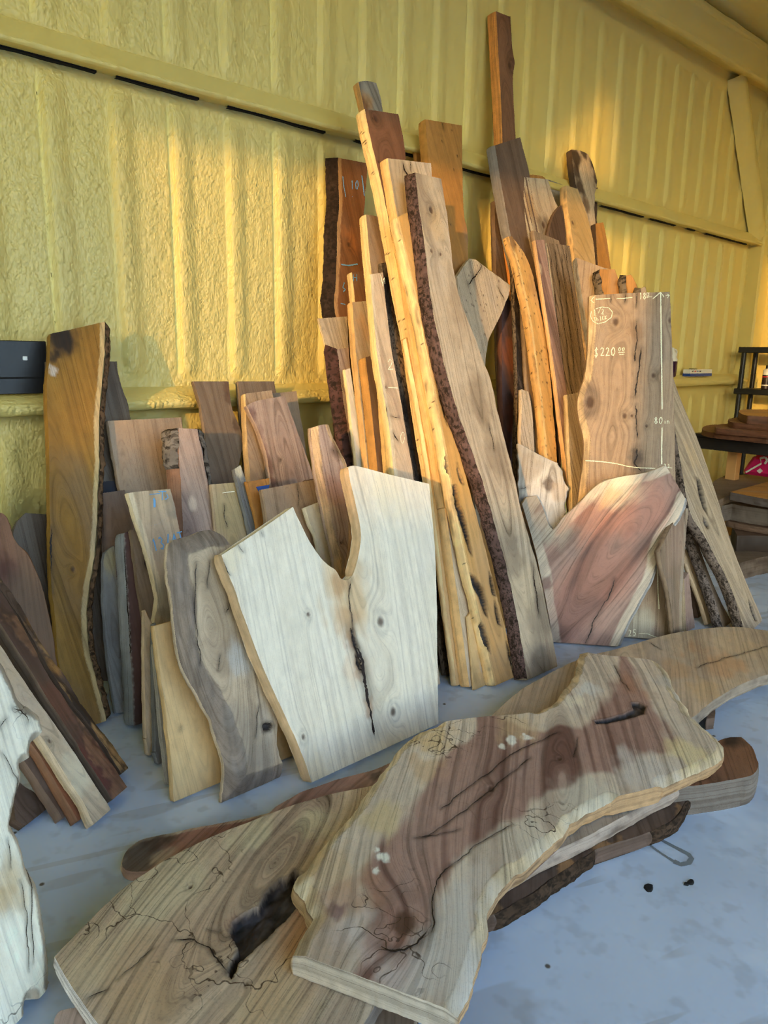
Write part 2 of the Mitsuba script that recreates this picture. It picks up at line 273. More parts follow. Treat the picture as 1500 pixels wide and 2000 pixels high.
def S(name, label, P, y=None, b=None, z=None, off=None, yaw=0, lean=21, t=0.045, wood='oak', ga=0, h=0.008, edge=0.004, sap=(0, 0), bark=None, barkc=(74, 58, 48), barkt=0.012,
      flare=(0, 0), wane=None, sidec=None, knots=(), cracks=(), stains=(), voids=(), holes=0, streak=1.0, cath=0.12, slope=0.03, chalk=(), group=None, cat='wood slab', sharp=48, spalt=0.0, warp=0.045, flakes=None, barkface=False, sideholes=0.0,
      lift=0.0, rough=0.0, contrast=None, endc=None, mott=1.0, bulge=0.006, holec=(60, 38, 22)):
    """One slab: its face's outline P (points of the photograph, carried onto the slab's own plane), how it stands (y: where its foot meets the floor, b: its foot in the photograph,
    z: lying at that height), lean, thickness, wood, edges. Its bark and its chalk marks are parts."""
    global COUNT; COUNT += 1; sd = COUNT
    e, m, n = frame(yaw, lean, ga); tl = t*math.sin(math.radians(lean)) if z is None else 0.0
    if z is not None: O = np.array([0, 0, z])
    else:
        if b is not None: O = on_plane(np.array(b, float), np.array([0, 0, tl]), np.array([0, 0, 1.0]))
        elif off is not None:
            nh = np.array([-math.sin(math.radians(yaw)), -math.cos(math.radians(yaw)), 0]); O = -nh*off
        else: O = np.array([1.5, y, 0.0])
    to2 = lambda px: (lambda W: np.stack([(W-O) @ e, (W-O) @ m], -1))(on_plane(px, O, n))
    q = to2(pts(P) if isinstance(P, str) else np.asarray(P, float))
    scale = F/np.linalg.norm(on_plane(pts(P).mean(0), O, n)-CAM)   # pixels per metre about the slab
    q = chaikin(q, sharp)
    pg = biggest(Polygon(q).buffer(0))
    if z is None:    # cut at the floor: the back edge stands on it
        zz = lambda uv: O[2]+uv[0]*e[2]+uv[1]*m[2]
        g2 = np.array([e[2], m[2]]); g2n = g2/np.linalg.norm(g2); c = (tl+lift-O[2])/np.linalg.norm(g2); tt = np.array([-g2n[1], g2n[0]])
        qv = np.array(pg.exterior.coords); hh = qv @ g2n; low = qv[hh < hh.min()+0.05]
        if hh.min() > c+0.004:      # the part that other boards hide goes on down to the floor
            al = low @ tt; cc = qv-qv.mean(0); _, sv, vt = np.linalg.svd(cc, full_matrices=False)
            ax = vt[0]*np.sign(vt[0] @ g2n); dr_ = -(ax @ tt)/max(ax @ g2n, 0.5) if sv[0] > 2.2*sv[1] else 0.0
            dn = hh.min()-c+0.02; P4 = np.array([g2n*(hh.min()+0.03)+tt*al.min(), g2n*(hh.min()+0.03)+tt*al.max(), g2n*(c-0.02)+tt*(al.max()+dr_*dn-0.01*np.sign(al.max()-al.min())), g2n*(c-0.02)+tt*(al.min()+dr_*dn+0.01)])
            pg = biggest(shapely.union_all([pg, Polygon(P4).convex_hull]).buffer(0.004).buffer(-0.004))
        half = Polygon([g2n*c-tt*9, g2n*c+tt*9, g2n*(c+9)+tt*9, g2n*(c+9)-tt*9]); pg = biggest(pg.intersection(half))
    B = np.array(shapely.geometry.polygon.orient(pg, 1.0).exterior.coords)[:-1]
    B = resample(B, h)
    tg = np.roll(B, -1, 0)-np.roll(B, 1, 0); tg /= np.linalg.norm(tg, axis=1, keepdims=True)+1e-12; nr = np.stack([tg[:, 1], -tg[:, 0]], 1)
    if z is None:
        onfl = np.abs((B @ g2)+O[2]-tl-lift) < 1e-4
    else: onfl = np.zeros(len(B), bool)
    w = ss(0.55, 0.85, np.abs(tg[:, 1]))*(~onfl)
    B = B+nr*(w*edge*2*(f2(B, 18, 18, 3, sd)-0.5)+edge*0.15*(~onfl)*(f2(B, 90, 90, 1, sd+50)-0.5))[:, None]
    side = np.where(nr[:, 0] < -0.62, 0, np.where(nr[:, 0] > 0.62, 1, 2))    # left, right, end
    pg = Polygon(B)
    if not pg.is_valid: pg = biggest(pg.buffer(0)); B = np.array(shapely.geometry.polygon.orient(pg, 1.0).exterior.coords)[:-1]; tg = np.roll(B, -1, 0)-np.roll(B, 1, 0); tg /= np.linalg.norm(tg, axis=1, keepdims=True)+1e-12; nr = np.stack([tg[:, 1], -tg[:, 0]], 1); side = np.where(nr[:, 0] < -0.62, 0, np.where(nr[:, 0] > 0.62, 1, 2))
    N = len(B); tree = cKDTree(B); w = ss(0.55, 0.85, np.abs(tg[:, 1]))
    onfl = (np.abs((B @ g2)+O[2]-tl-lift) < 1e-3) if z is None else np.zeros(N, bool); w = w*(~onfl)
    x0, y0 = B.min(0); x1, y1 = B.max(0)
    gx, gy = np.meshgrid(np.arange(x0, x1, h), np.arange(y0, y1, h*1.15)); G = np.stack([gx.ravel(), gy.ravel()], 1)
    G[:, 0] += (np.round((G[:, 1]-y0)/(h*1.15)) % 2)*h/2; r2 = np.random.default_rng(sd); G += (r2.random(G.shape)-0.5)*h*0.35
    G = G[shapely.contains_xy(pg, G)]; dg, _ = tree.query(G); G = G[dg > h*0.55]
    V = np.vstack([B, G]); tri = Delaunay(V).simplices; cen = V[tri].mean(1); tri = tri[shapely.contains_xy(pg, cen)]
    a2 = V[tri[:, 1]]-V[tri[:, 0]]; b2 = V[tri[:, 2]]-V[tri[:, 0]]; cr = a2[:, 0]*b2[:, 1]-a2[:, 1]*b2[:, 0]; tri[cr < 0] = tri[cr < 0][:, ::-1]
    dist = np.concatenate([np.zeros(N), tree.query(G)[0]])
    def dside(k):
        s = B[side == k]
        return cKDTree(s).query(V)[0] if len(s) else np.full(len(V), 9.0)
    dL, dR = dside(0), dside(1)
    # colour
    heart, sapc, dark, sa, gc = WOODS[wood]; gc = contrast if contrast is not None else gc
    heart, sapc, dark = lin(heart), lin(sapc), lin(dark); q = V
    if wood in ('oak', 'greyoak', 'darkoak', 'walnut', 'pink', 'choc', 'spalt', 'sand', 'redelm', 'cream'): heart, sapc, dark = (c_*0.80+0.20*c_.mean() for c_ in (heart, sapc, dark))
    wob = (f2(q, 9, 2.2, 3, sd+3)-0.5)
    k = np.ones(len(V))
    if sap[0]: k = k*ss(sap[0]*0.85, sap[0]*1.1, dL+wob*sap[0]*0.9)
    if sap[1]: k = k*ss(sap[1]*0.85, sap[1]*1.1, dR+wob*sap[1]*0.9)
    c0 = (x0+x1)/2
    u0 = c0+(x1-x0)*(r2.random()-0.5)*0.4+0.06*(f2(q, 0.0, 1.1, 2, sd+4)-0.5)
    v0 = y0+(y1-y0)*(0.2+0.6*r2.random())
    g = np.sqrt((q[:, 0]-u0)**2+(cath*0.35+slope*np.abs(q[:, 1]-v0)*2)**2)+warp*(f2(q, 5, 1.3, 3, sd+5)-0.5)
    KN = [(to2(np.array([kx, ky], float)), kr/scale) for kx, ky, kr in knots]
    for kc, kr in KN:
        d = np.linalg.norm((q-kc)*np.array([1, 0.6]), axis=1); g = g+2.2*kr*np.exp(-(d/(2.4*kr))**2)
    g = g+sd*3.17
    ring = nnoise(np.stack([g*60, q[:, 1]*0.8, q[:, 0]*0+sd], -1)); ring2 = nnoise(np.stack([g*22, q[:, 1]*0.5, q[:, 0]*0+sd+9], -1))
    st = np.clip(sa*streak*(0.8*ss(0.5, 0.9, ring)+0.9*ss(0.5, 0.95, ring2)), 0, 1)
    col = sapc*(1-k)[:, None]+heart*k[:, None]
    st = st*(0.35+0.65*k); col = col*(1-st[:, None])+dark*st[:, None]
    mt = 1+0.34*mott*(f2(q, 5, 2.0, 4, sd+6)-0.5); col = col*mt[:, None]
    gr = f2(q, 7, 3, 4, sd+7); gm = 0.28*mott*ss(0.52, 0.8, gr); col = col*(1-gm[:, None])+np.array([0.30, 0.28, 0.27])*col.mean(1, keepdims=True)/0.3*gm[:, None]
    zf = -0.0007*(ring-0.5)+rough*(f2(q, 20, 9, 4, sd+8)-0.5)
    fm = 1+0.24*(f2(q, 60, 22, 3, sd+31)-0.5)+0.16*(f2(q, 140, 40, 2, sd+32)-0.5); col = col*fm[:, None]
    if wane:         # the rounded, barkless rim of a live edge, falling back from the face
        ww, wd, wc, which = wane
        dd = np.minimum.reduce([dside(w_) for w_ in which])
        ww2 = ww*(0.7+0.9*f2(q, 6, 6, 3, sd+11)); f = 1-ss(0.8, 1.0, dd/ww2)
        cw = lin(wc)*(0.35+1.3*f2(q, 70, 16, 4, sd+12))[:, None]; col = col*(1-f[:, None])+cw*f[:, None]; le = 0.5*np.exp(-((f-0.5)/0.22)**2); col = col*(1-le[:, None]*0.7)
        zf = zf-wd*(1-np.clip(dd/ww2, 0, 1))**1.6+f*0.008*(f2(q, 30, 8, 3, sd+13)-0.5)
    for (sx, sy, sr, sc, sw) in stains:
        c = to2(np.array([sx, sy], float)); rm = sr/scale; qq = (q-c)/rm; d = np.sqrt(qq[:, 0]**2+(0.72*qq[:, 1])**2)+1.5*(nfbm(np.stack([qq[:, 0]*1.5, qq[:, 1]*0.9, np.full(len(q), sx*0.37)], -1), 4)-0.5)+0.5*(ring-0.5)
        f = sw*(1-ss(0.35, 1.15, d)); col = col*(1-f[:, None])+lin(sc)*f[:, None]
    for kc, kr in KN:
        d = np.linalg.norm((q-kc)*np.array([1, 0.7]), axis=1)/kr+0.5*(f2(q, 60, 40, 3, sd+14)-0.5)
        f = 0.85*(1-ss(0.35, 1.0, d)); ringk = 0.18*np.exp(-((d-1.5)/0.5)**2); col = col*(1-f[:, None])*(1-ringk[:, None])+lin((70, 46, 32))*f[:, None]
        zf = zf-0.004*f
    slit = []
    for (ln, wp) in cracks:
        L2 = resample_open(to2(pts(ln)), 0.0035); M = len(L2)
        if M < 4: continue
        tt_ = np.gradient(L2, axis=0); tt_ /= np.linalg.norm(tt_, axis=1, keepdims=True)+1e-9; nn = np.stack([-tt_[:, 1], tt_[:, 0]], 1); sk = np.arange(M)*0.0035
        wig = 0.020*(nfbm(np.stack([sk*13, sk*0+sd, sk*0+wp], -1), 3)-0.5)+0.005*(nnoise(np.stack([sk*90, sk*0+sd, sk*0+wp], -1))-0.5); L2 = L2+nn*(wig*np.minimum(1, np.minimum(sk, sk[-1]-sk)/0.03))[:, None]
        wd = wp/scale*0.38*(0.2+1.7*nfbm(np.stack([sk*28, sk*0+sd*2, sk*0+wp], -1), 3)**1.5)*np.minimum(1, np.minimum(sk, sk[-1]-sk)/0.025+0.08)
        slit.append((L2, nn, wd)); d, s_ = seg_dist(q, L2[::3]); hz = 0.35*np.exp(-(d/(wp/scale*1.6+0.004))**2); col = col*(1-hz[:, None]); zf = zf-0.0016*np.exp(-(d/0.004)**2)
    for (ln, dep) in voids:
        vp = Polygon(to2(pts(ln))).buffer(0); sp = shapely.points(q); d = np.where(shapely.contains_xy(vp, q), -1, 1)*shapely.distance(sp, vp.boundary)
        d = d+0.014*(f2(q, 55, 55, 3, sd+17)-0.5)*(60/max(scale, 1))**0.3
        f = 1-ss(-0.002, 0.0012, d); bk = lin((66, 60, 60))*(0.06+2.6*f2(q, 50, 26, 4, sd+18)[:, None]**2.2); col = col*(1-f[:, None])+bk*f[:, None]
        rim = np.exp(-((d-0.004)/0.005)**2)*0.4; col = col*(1-rim[:, None])
        zf = zf-f*(dep*(0.6+0.9*f2(q, 45, 25, 3, sd+19)))*ss(0, 0.012, -d+0.004)
    if flakes:
        fc, am, fq = flakes; fn_ = f2(q, fq, fq*0.6, 4, sd+40); f = ss(1-am-0.06, 1-am+0.04, fn_)*(0.6+0.4*f2(q, fq*4, fq*2, 2, sd+41)); col = col*(1-f[:, None])+lin(fc)*(0.7+0.6*f2(q, 50, 50, 2, sd+42))[:, None]*f[:, None]; zf = zf+0.003*f
        e2 = 0.35*np.exp(-((fn_-(1-am-0.03))/0.02)**2); col = col*(1-e2[:, None])
    if holes:
        hp = r2.random((holes*6, 2))*(np.array([x1-x0, y1-y0]))+[x0, y0]; hp = hp[shapely.contains_xy(pg, hp)][:holes]
        if len(hp):
            d, _ = cKDTree(hp*[1, 0.6]).query(q*[1, 0.6]); f = 0.85*(1-ss(h*0.35, h*0.95, d)); col = col*(1-f[:, None])+lin(holec)*f[:, None]
    if bark and 'face' in bark: pass
    zf[:N] = np.minimum(zf[:N], 0.002)
    # rim strip
    K = 4 if t > 0.02 else 2; fr = np.arange(K+1)/K
    fl = np.where(side == 0, flare[0], np.where(side == 1, flare[1], 0.0)); fl = np.convolve(np.concatenate([fl[-3:], fl, fl[:3]]), np.ones(7)/7, 'valid')
    bu = np.where(side == 2, 0.0, bulge); rim = np.zeros((K+1, N, 3)); rc = np.zeros((K+1, N, 3)); ruv = np.zeros((K+1, N, 2))
    sl = sidec if sidec is not None else (None, None); scol = []
    for s_ in (0, 1): scol.append(lin(sl[s_]) if sl[s_] is not None else (sapc if sap[s_] else heart*1.0))
    ec = lin(endc) if endc is not None else heart*0.85
    if z is not None: side_ = np.where((side == 2) & (B[:, 1] > y0+0.22*(y1-y0)), 1, side)
    else: side_ = side
    base = np.where((side_ == 0)[:, None], scol[0], np.where((side_ == 1)[:, None], scol[1], ec))
    for i, f in enumerate(fr):
        o = fl*f+bu*math.sin(math.pi*f)+(0.007*(nfbm(np.stack([B[:, 0]*25, B[:, 1]*14, np.full(N, f*2.0+sd)], -1), 3)-0.5)*((side < 2)+0.45*(side == 2)*(z is not None)) if 0 < i else 0)
        uv = B+nr*(o*w if z is None else o)[:, None]*(1 if i else 0); zz_ = zf[:N]*(1-f)-t*f
        rim[i] = O+uv[:, :1]*e+uv[:, 1:]*m+zz_[:, None]*n
        rc[i] = base*(0.7+0.6*nfbm(np.stack([B[:, 0]*9, B[:, 1]*5, np.full(N, f*1.5+sd)], -1), 3))[:, None]*(0.72+0.56*nfbm(np.stack([B[:, 0]*48, B[:, 1]*30, np.full(N, f*2.5+sd)], -1), 3))[:, None]
        if z is not None or edge >= 0.005:
            dk = 0.6*ss(0.5, 0.72, nfbm(np.stack([B[:, 0]*16, B[:, 1]*9, np.full(N, f*3.0+sd*2)], -1), 4))*(side < 2); rc[i] = rc[i]*(1-dk[:, None])+lin((60, 44, 34))*dk[:, None]
        if sideholes and 0 < i < K: rc[i] = np.where(((r2.random(N) < sideholes) & (side < 2))[:, None], lin((70, 44, 24)), rc[i])
        ruv[i] = np.stack([f*t*1.3+sd*1.7+0.3*nfbm(np.stack([B[:, 0]*2, B[:, 1]*2, B[:, 0]*0+sd], -1), 2)*0.1, B[:, 1]+50+100*gc], 1)
    i, j = np.meshgrid(np.arange(K), np.arange(N), indexing='ij'); jj = (j+1) % N
    a, b_, c_, d_ = i*N+j, i*N+jj, (i+1)*N+jj, (i+1)*N+j
    rf = np.vstack([np.stack([a, d_, c_], -1).reshape(-1, 3), np.stack([a, c_, b_], -1).reshape(-1, 3)])
    fv = O+V[:, :1]*e+V[:, 1:]*m+zf[:, None]*n
    bk2 = np.stack([(rim[K]-O) @ e, (rim[K]-O) @ m], 1); bp = Polygon(bk2)
    ms = [(fv, tri), (rim.reshape(-1, 3), rf)]; cols = [col, rc.reshape(-1, 3)]; uvs = [np.stack([g, q[:, 1]+50+100*gc+(10000 if spalt else 0)], 1) if not barkface else q*1.0, ruv.reshape(-1, 2)]
    if not bp.is_valid: bp = biggest(bp.buffer(0))
    bp = biggest(bp.simplify(0.004)); bpv, bpf = trimesh.creation.triangulate_polygon(bp, engine='earcut')
    for L2, nn, wd in slit:
        ok_ = shapely.contains_xy(pg, L2); L2, nn, wd = L2[ok_], nn[ok_], wd[ok_]; M = len(L2)
        if M < 3: continue
        zl = zf[cKDTree(V).query(L2)[1]]+0.0018; pr = np.vstack([L2+nn*wd[:, None], L2-nn*wd[:, None]]); Wc = O+pr[:, :1]*e+pr[:, 1:]*m+np.concatenate([zl, zl])[:, None]*n; i_ = np.arange(M-1)
        ms.append((Wc, np.vstack([np.stack([i_, i_+M, i_+M+1], 1), np.stack([i_, i_+M+1, i_+1], 1)]))); cols.append(np.tile(lin((36, 25, 19)), (2*M, 1))); uvs.append(np.tile([[0.0, 50.0]], (2*M, 1)))
    bv = O+bpv[:, :1]*e+bpv[:, 1:]*m-t*n; bpf = np.asarray(bpf); cr = np.cross(bv[bpf[:, 1]]-bv[bpf[:, 0]], bv[bpf[:, 2]]-bv[bpf[:, 0]]) @ n; bpf[cr > 0] = bpf[cr > 0][:, ::-1]
    ms.append((bv, bpf)); cols.append(np.tile(heart*0.8, (len(bv), 1))); uvs.append(np.stack([bpv[:, 0], bpv[:, 1]+50+100*gc], 1))
    key = num(name)
    scene[key] = mikit.ply(cat_mesh(ms), 'bark' if barkface else 'wood', smooth=True, uv=np.vstack(uvs), color=np.clip(np.vstack(cols), 0.004, 0.92))
    tag(key, label, cat, group)
    # bark along the live edges
    for s_ in (0, 1):
        if not bark or s_ not in bark: continue
        rngpx = bark[s_]; ok = (side == s_) & ~onfl[:N] if len(onfl) == N else (side == s_)
        if rngpx is not True:
            W = O+B[:, :1]*e+B[:, 1:]*m; d = W-CAM; py = 1000-F*(d @ UP)/(d @ FWD); ok &= (py > rngpx[0]) & (py < rngpx[1])
        for _ in range(2): ok = ok | (np.roll(ok, 1) & np.roll(ok, -1))
        if ok.sum() < 4: continue
        runs = []; idx = np.arange(N); st_ = np.flatnonzero(ok & ~np.roll(ok, 1))
        for s0 in st_:
            r = [s0]
            while ok[(r[-1]+1) % N] and len(r) < N: r.append((r[-1]+1) % N)
            if len(r) >= 4: runs.append(np.array(r))
        KB = 6; bm, bc, bu_ = [], [], []
        for r in runs:
            fb = np.linspace(0, 1, KB+1); G3 = np.zeros((KB+1, len(r), 3)); tap = np.minimum(1, np.minimum(np.arange(len(r)), np.arange(len(r))[::-1])/2.5)
            for i_, f in enumerate(fb):
                o = flare[s_]*f+(bulge*math.sin(math.pi*f)+barkt*min(1, 6*min(f+0.05, 1.05-f)))*tap+barkt*1.1*tap*(nfbm(np.stack([B[r, 0]*45, B[r, 1]*38, np.full(len(r), f*t*45+sd)], -1), 3)-0.5)
                uv = B[r]+nr[r]*o[:, None]; G3[i_] = O+uv[:, :1]*e+uv[:, 1:]*m+(zf[r]*(1-f)-t*f+0.001*(1-2*f))[:, None]*n
            i, j = np.meshgrid(np.arange(KB), np.arange(len(r)-1), indexing='ij'); a = i*len(r)+j
            bm.append((G3.reshape(-1, 3), np.vstack([np.stack([a, a+len(r), a+len(r)+1], -1).reshape(-1, 3), np.stack([a, a+len(r)+1, a+1], -1).reshape(-1, 3)])))
            P3 = G3.reshape(-1, 3); bc.append(lin(barkc)*(0.5+1.0*nfbm(P3*22, 3))[:, None]); bu_.append(np.stack([np.repeat(fb*t, len(r)), np.tile(B[r, 1], KB+1)], 1))
        if bm:
            k2 = num(key+'__bark'); scene[k2] = mikit.ply(cat_mesh(bm), 'bark', smooth=True, uv=np.vstack(bu_), color=np.clip(np.vstack(bc), 0.004, 0.9)); labels[k2] = {'label': 'rough bark on the live edge'}
    if chalk:
        by, allst = {}, []
        for mat, lines in chalk:     # strokes that stand close together make one mark
            st_ = [(pts(ln) if isinstance(ln, str) else np.asarray(ln, float), wp) for ln, wp in lines]; root = list(range(len(st_)))
            def find(a):
                while root[a] != a: a = root[a]
                return a
            den = [resample_open(p_, 2.0) for p_, _ in st_]
            for a in range(len(st_)):
                for b2_ in range(a): 
                    if np.min(np.linalg.norm(den[a][:, None]-den[b2_][None], axis=2)) < 7: root[find(a)] = find(b2_)
            allst += [((mat, find(a)), st_[a]) for a in range(len(st_))]
        for ci, mat, (ln, wp) in [(c_[1], c_[0], x_) for c_, x_ in allst]:
            if 1:
                L2 = resample_open(to2(pts(ln) if isinstance(ln, str) else np.asarray(ln, float)), 0.006); wv = wp/scale/2
                if len(L2) < 2: continue
                d = np.gradient(L2, axis=0); d /= np.linalg.norm(d, axis=1, keepdims=True)+1e-9; nn = np.stack([-d[:, 1], d[:, 0]], 1)
                wv = wv*(0.75+0.5*f2(L2, 60, 60, 2, sd+30))
                pr = np.vstack([L2+nn*wv[:, None], L2-nn*wv[:, None]]); W = O+pr[:, :1]*e+pr[:, 1:]*m+0.0028*n; M = len(L2); i = np.arange(M-1)
                by.setdefault((ci, mat), []).append((W, np.vstack([np.stack([i, i+M, i+M+1], 1), np.stack([i, i+M+1, i+1], 1)])))
        for (_, mat), mm in by.items():
            k2 = num(key+'__chalk_mark'); scene[k2] = mikit.ply(cat_mesh(mm), mat); labels[k2] = {'label': 'white chalk writing' if 'white' in mat else 'blue chalk writing'}
    return key, (O, e, m, n, to2, scale)
def resample_open(P, h):
    out = [P[:1]]
    for a, b in zip(P[:-1], P[1:]):
        k = max(1, int(round(np.linalg.norm(b-a)/h))); out.append(a+(b-a)*((np.arange(k)+1)/k)[:, None])
    return np.vstack(out)
GL = {'1': ['.3,.8 .5,1 .5,0'], '8': ['.5,.55 .2,.75 .5,1 .8,.75 .5,.55 .15,.25 .5,0 .85,.25 .5,.55'], 'i': ['.5,.55 .5,0', '.48,.8 .52,.82'], 'n': ['.15,.55 .15,0', '.15,.4 .5,.56 .75,.4 .78,0'],
      '2': ['.1,.75 .4,1 .75,.8 .55,.4 .1,0 .9,.04'], 'T': ['0,1 1,1', '.5,1 .5,0'], 'H': ['.1,1 .1,0', '.9,1 .9,0', '.1,.5 .9,.5'], 'I': ['.5,1 .5,0', '.25,1 .75,1', '.25,0 .75,0'], 'C': ['.9,.85 .5,1 .12,.6 .25,.1 .6,0 .92,.15'],
      'K': ['.12,1 .12,0', '.85,1 .14,.45 .9,0'], '$': ['.85,.8 .5,.95 .2,.75 .5,.5 .82,.28 .5,.05 .12,.2', '.55,1.1 .42,-.1'], '0': ['.5,1 .12,.6 .25,.1 .55,0 .88,.45 .75,.9 .5,1'], '5': ['.85,1 .25,1 .2,.55 .6,.62 .85,.3 .5,0 .12,.12'],
      '/': ['.1,-.1 .9,1.1'], '3': ['.15,.9 .5,1 .8,.78 .45,.55 .85,.28 .5,0 .12,.12'], '4': ['.75,0 .7,1 .1,.35 .95,.35'], '-': ['.1,.5 .9,.5'], 'o': ['.5,.6 .2,.35 .5,.05 .8,.35 .5,.6'], "'": ['.5,1 .45,.75'], 'h': ['.15,1 .15,0', '.15,.4 .5,.56 .75,.4 .78,0'], '.': ['.45,.03 .55,.03']}
def W(text, x, y, hgt, wp, wid=0.62, gap=0.3, tilt=0.0, slant=0.0):
    """handwriting: strokes in the photograph's pixels, from (x, y) at the foot of the first letter"""
    out, c, s = [], math.cos(math.radians(tilt)), math.sin(math.radians(tilt)); px = 0
    for ch in text:
        for st in GL.get(ch, []):
            p = pts(st); a = px+p[:, 0]*hgt*wid+p[:, 1]*slant*hgt; b = p[:, 1]*hgt
            out.append((np.stack([x+a*c+b*s, y+a*s-b*c], 1), wp))
        px += hgt*(wid+gap*wid)
    return out

# ------------------------------------------------------------ boards along the left part of the wall, back to front
S('live_edge_board', 'grey-brown live-edge board standing directly behind the tall olive-yellow slab', '92,706 228,706 232,745 256,800 257,900 250,1000 238,1120 232,1330 110,1330 104,1000 95,800', y=3.0, lean=17, t=0.035, wood='dim')
S('oak_board', 'wide square-topped oak board leaning behind the bark-edged pinkish board', '210,822 355,815 362,900 372,1000 380,1150 380,1320 262,1320 258,1080 244,1000 230,940', y=2.93, lean=17, t=0.03, wood='oak', contrast=4)
S('oak_board', 'narrow reddish-brown board low between the olive-yellow slab and the wide oak board', '200,963 243,957 262,1040 275,1150 285,1330 215,1330 205,1150', y=2.87, lean=17, t=0.03, wood='walnut', streak=.7)
S('live_edge_slab', 'tall olive-yellow live-edge slab with a dark burnt-looking top corner', '98,652 150,641 205,628 204,700 197,760 192,830 194,900 190,960 189,1020 184,1090 172,1150 167,1200 171,1270 188,1330 207,1400 211,1440 150,1440 112,1300 108,1200 100,1150 98,1080 97,950 95,860 91,760 93,720 97,712', y=2.75, lean=22.5, t=0.05, wood='olive', h=0.006,
  bark={1: True}, barkt=0.016, barkc=(120, 94, 70), flare=(0, 0.02), sap=(0, 0.02), stains=[(118, 660, 34, (40, 32, 30), .95), (103, 690, 14, (40, 32, 30), .9), (130, 665, 16, (44, 36, 32), .9), (150, 650, 12, (120, 84, 44), .5), (104, 722, 9, (196, 186, 176), .9)], knots=[(142, 1112, 5)], cracks=[('100,1030 99,1080 98,1110 101,1160', 3)], cath=.22)
S('live_edge_board', 'dark oak board with a worm-eaten curved right edge standing against the lower ledge', '378,745 447,745 450,790 459,815 471,840 474,865 468,905 458,950 480,1050 480,1300 425,1300 412,945 403,870 394,795', y=2.86, lean=20, t=0.03, wood='darkoak', stains=[(442, 755, 14, (92, 64, 46), .7), (446, 775, 12, (84, 60, 44), .7), (462, 830, 10, (70, 52, 40), .7)])
S('bark_edge_board', 'narrow pinkish board with thick grey bark on both edges', '349,836 385,838 392,870 400,920 412,970 422,1020 433,1060 440,1300 365,1300 358,1060 356,1000 352,940 350,900', y=2.64, lean=20, t=0.045, wood='pink', bark={0: (700, 915), 1: True}, barkt=0.022, flare=(0.045, 0.02), barkc=(120, 112, 104), stains=[(376, 985, 9, (230, 205, 180), .7)], sidec=((150, 108, 84), None))
S('navy_offcut', 'small dark navy-blue board piece low beside the olive-yellow slab bark', '199,941 239,938 243,962 250,1050 205,1050', y=2.965, lean=17, t=0.02, wood='dim', stains=[(220, 952, 120, (34, 40, 54), 1.0), (225, 1000, 120, (34, 40, 54), 1.0)])
S('narrow_board', 'thin olive-grey board whose rounded top shows low beside the olive-yellow slab', '201,1086 212,1072 222,1066 230,1110 240,1250 250,1395 226,1392 211,1300 203,1180', y=2.80, lean=19, t=0.03, wood='bluegrey', stains=[(215, 1095, 22, (150, 138, 100), .7)])
S('bluegrey_plank', 'plank with a weathered blue-grey edge and a dark purple-brown face', '241,1042 255,1036 262,1080 268,1150 279,1200 283,1300 283,1440 262,1440 258,1350 252,1250 246,1130', y=2.63, lean=20, t=0.07, wood='purple', sidec=((128, 132, 138), None), sap=(0.006, 0), flare=(0.012, 0), cracks=[('243,1070 247,1140 251,1230 256,1330', 2)])
S('pointed_board', 'brown board whose worn edge narrows to a point behind the chalk-marked board', '255,1034 272,1040 283,1075 298,1130 309,1185 304,1215 299,1226 296,1330 294,1450 286,1450 286,1300 282,1200 270,1150 263,1080', y=2.575, lean=20, t=0.03, wood='darkoak', cracks=[('283,1090 284,1110', 3)])
S('chalked_board', 'grey-tan board marked 1 3/4 T in blue chalk near its top', '250,963 268,960 333,955 341,985 350,1030 353,1060 356,1120 362,1200 366,1400 300,1420 297,1260 302,1210 309,1180 304,1140 290,1090 278,1050 262,1005', y=2.49, lean=20, t=0.04, wood='sand', sap=(0.02, 0), streak=1.2, h=0.006,
  chalk=[('chalk_blue', W('1', 296, 991, 17, 4) + W('T', 309, 977, 17, 1.6, wid=.9)+[(pts('292,966 312,964'), 1.5), (pts('325,965 328,972 322,976'), 1.6)] + W('13/4T', 300, 1077, 24, 2.2, wid=.42, tilt=-14)+[(pts('296,1027 310,1023 324,1012'), .1)])], stains=[(325, 1170, 40, (120, 124, 120), .6), (340, 985, 20, (130, 126, 118), .5)])
S('grey_plank', 'pale weathered plank foot with pointed top low beside the purple-brown plank', '283,1192 292,1212 300,1225 303,1300 306,1452 286,1452 282,1330', y=2.41, lean=19, t=0.03, wood='sand', streak=1.3)
S('grey_plank', 'grey cracked plank foot second from the left of the wide tan board', '299,1222 304,1216 312,1300 322,1480 305,1478 301,1350', y=2.33, lean=19, t=0.03, wood='bluegrey')
S('grey_plank', 'grey-violet plank foot directly behind the left edge of the wide tan board', '301,1260 308,1255 322,1350 341,1535 328,1535 312,1400', y=2.19, lean=19, t=0.025, wood='silver', streak=1.2)
S('tan_board', 'smooth tan board flaring wide at its foot beside the grey burl slab', '301,1223 345,1211 351,1240 354,1270 362,1310 372,1340 384,1358 395,1362 405,1390 418,1425 428,1446 438,1458 443,1482 442,1545 341,1590 336,1500 325,1400 312,1310', b=(343, 1565), lean=19, t=0.03, wood='tan', contrast=2, streak=.6, cracks=[('353,1420 352,1426', 2)], stains=[(330, 1540, 40, (214, 184, 134), .5)], h=0.006)
S('narrow_board', 'small tan board foot between the grey burl slab and the white forked slab', '510,1270 530,1290 560,1400 586,1470 586,1520 545,1520 530,1400', b=(552, 1484), lean=19, t=0.025, wood='tan', stains=[(572, 1450, 25, (160, 132, 96), .6)])
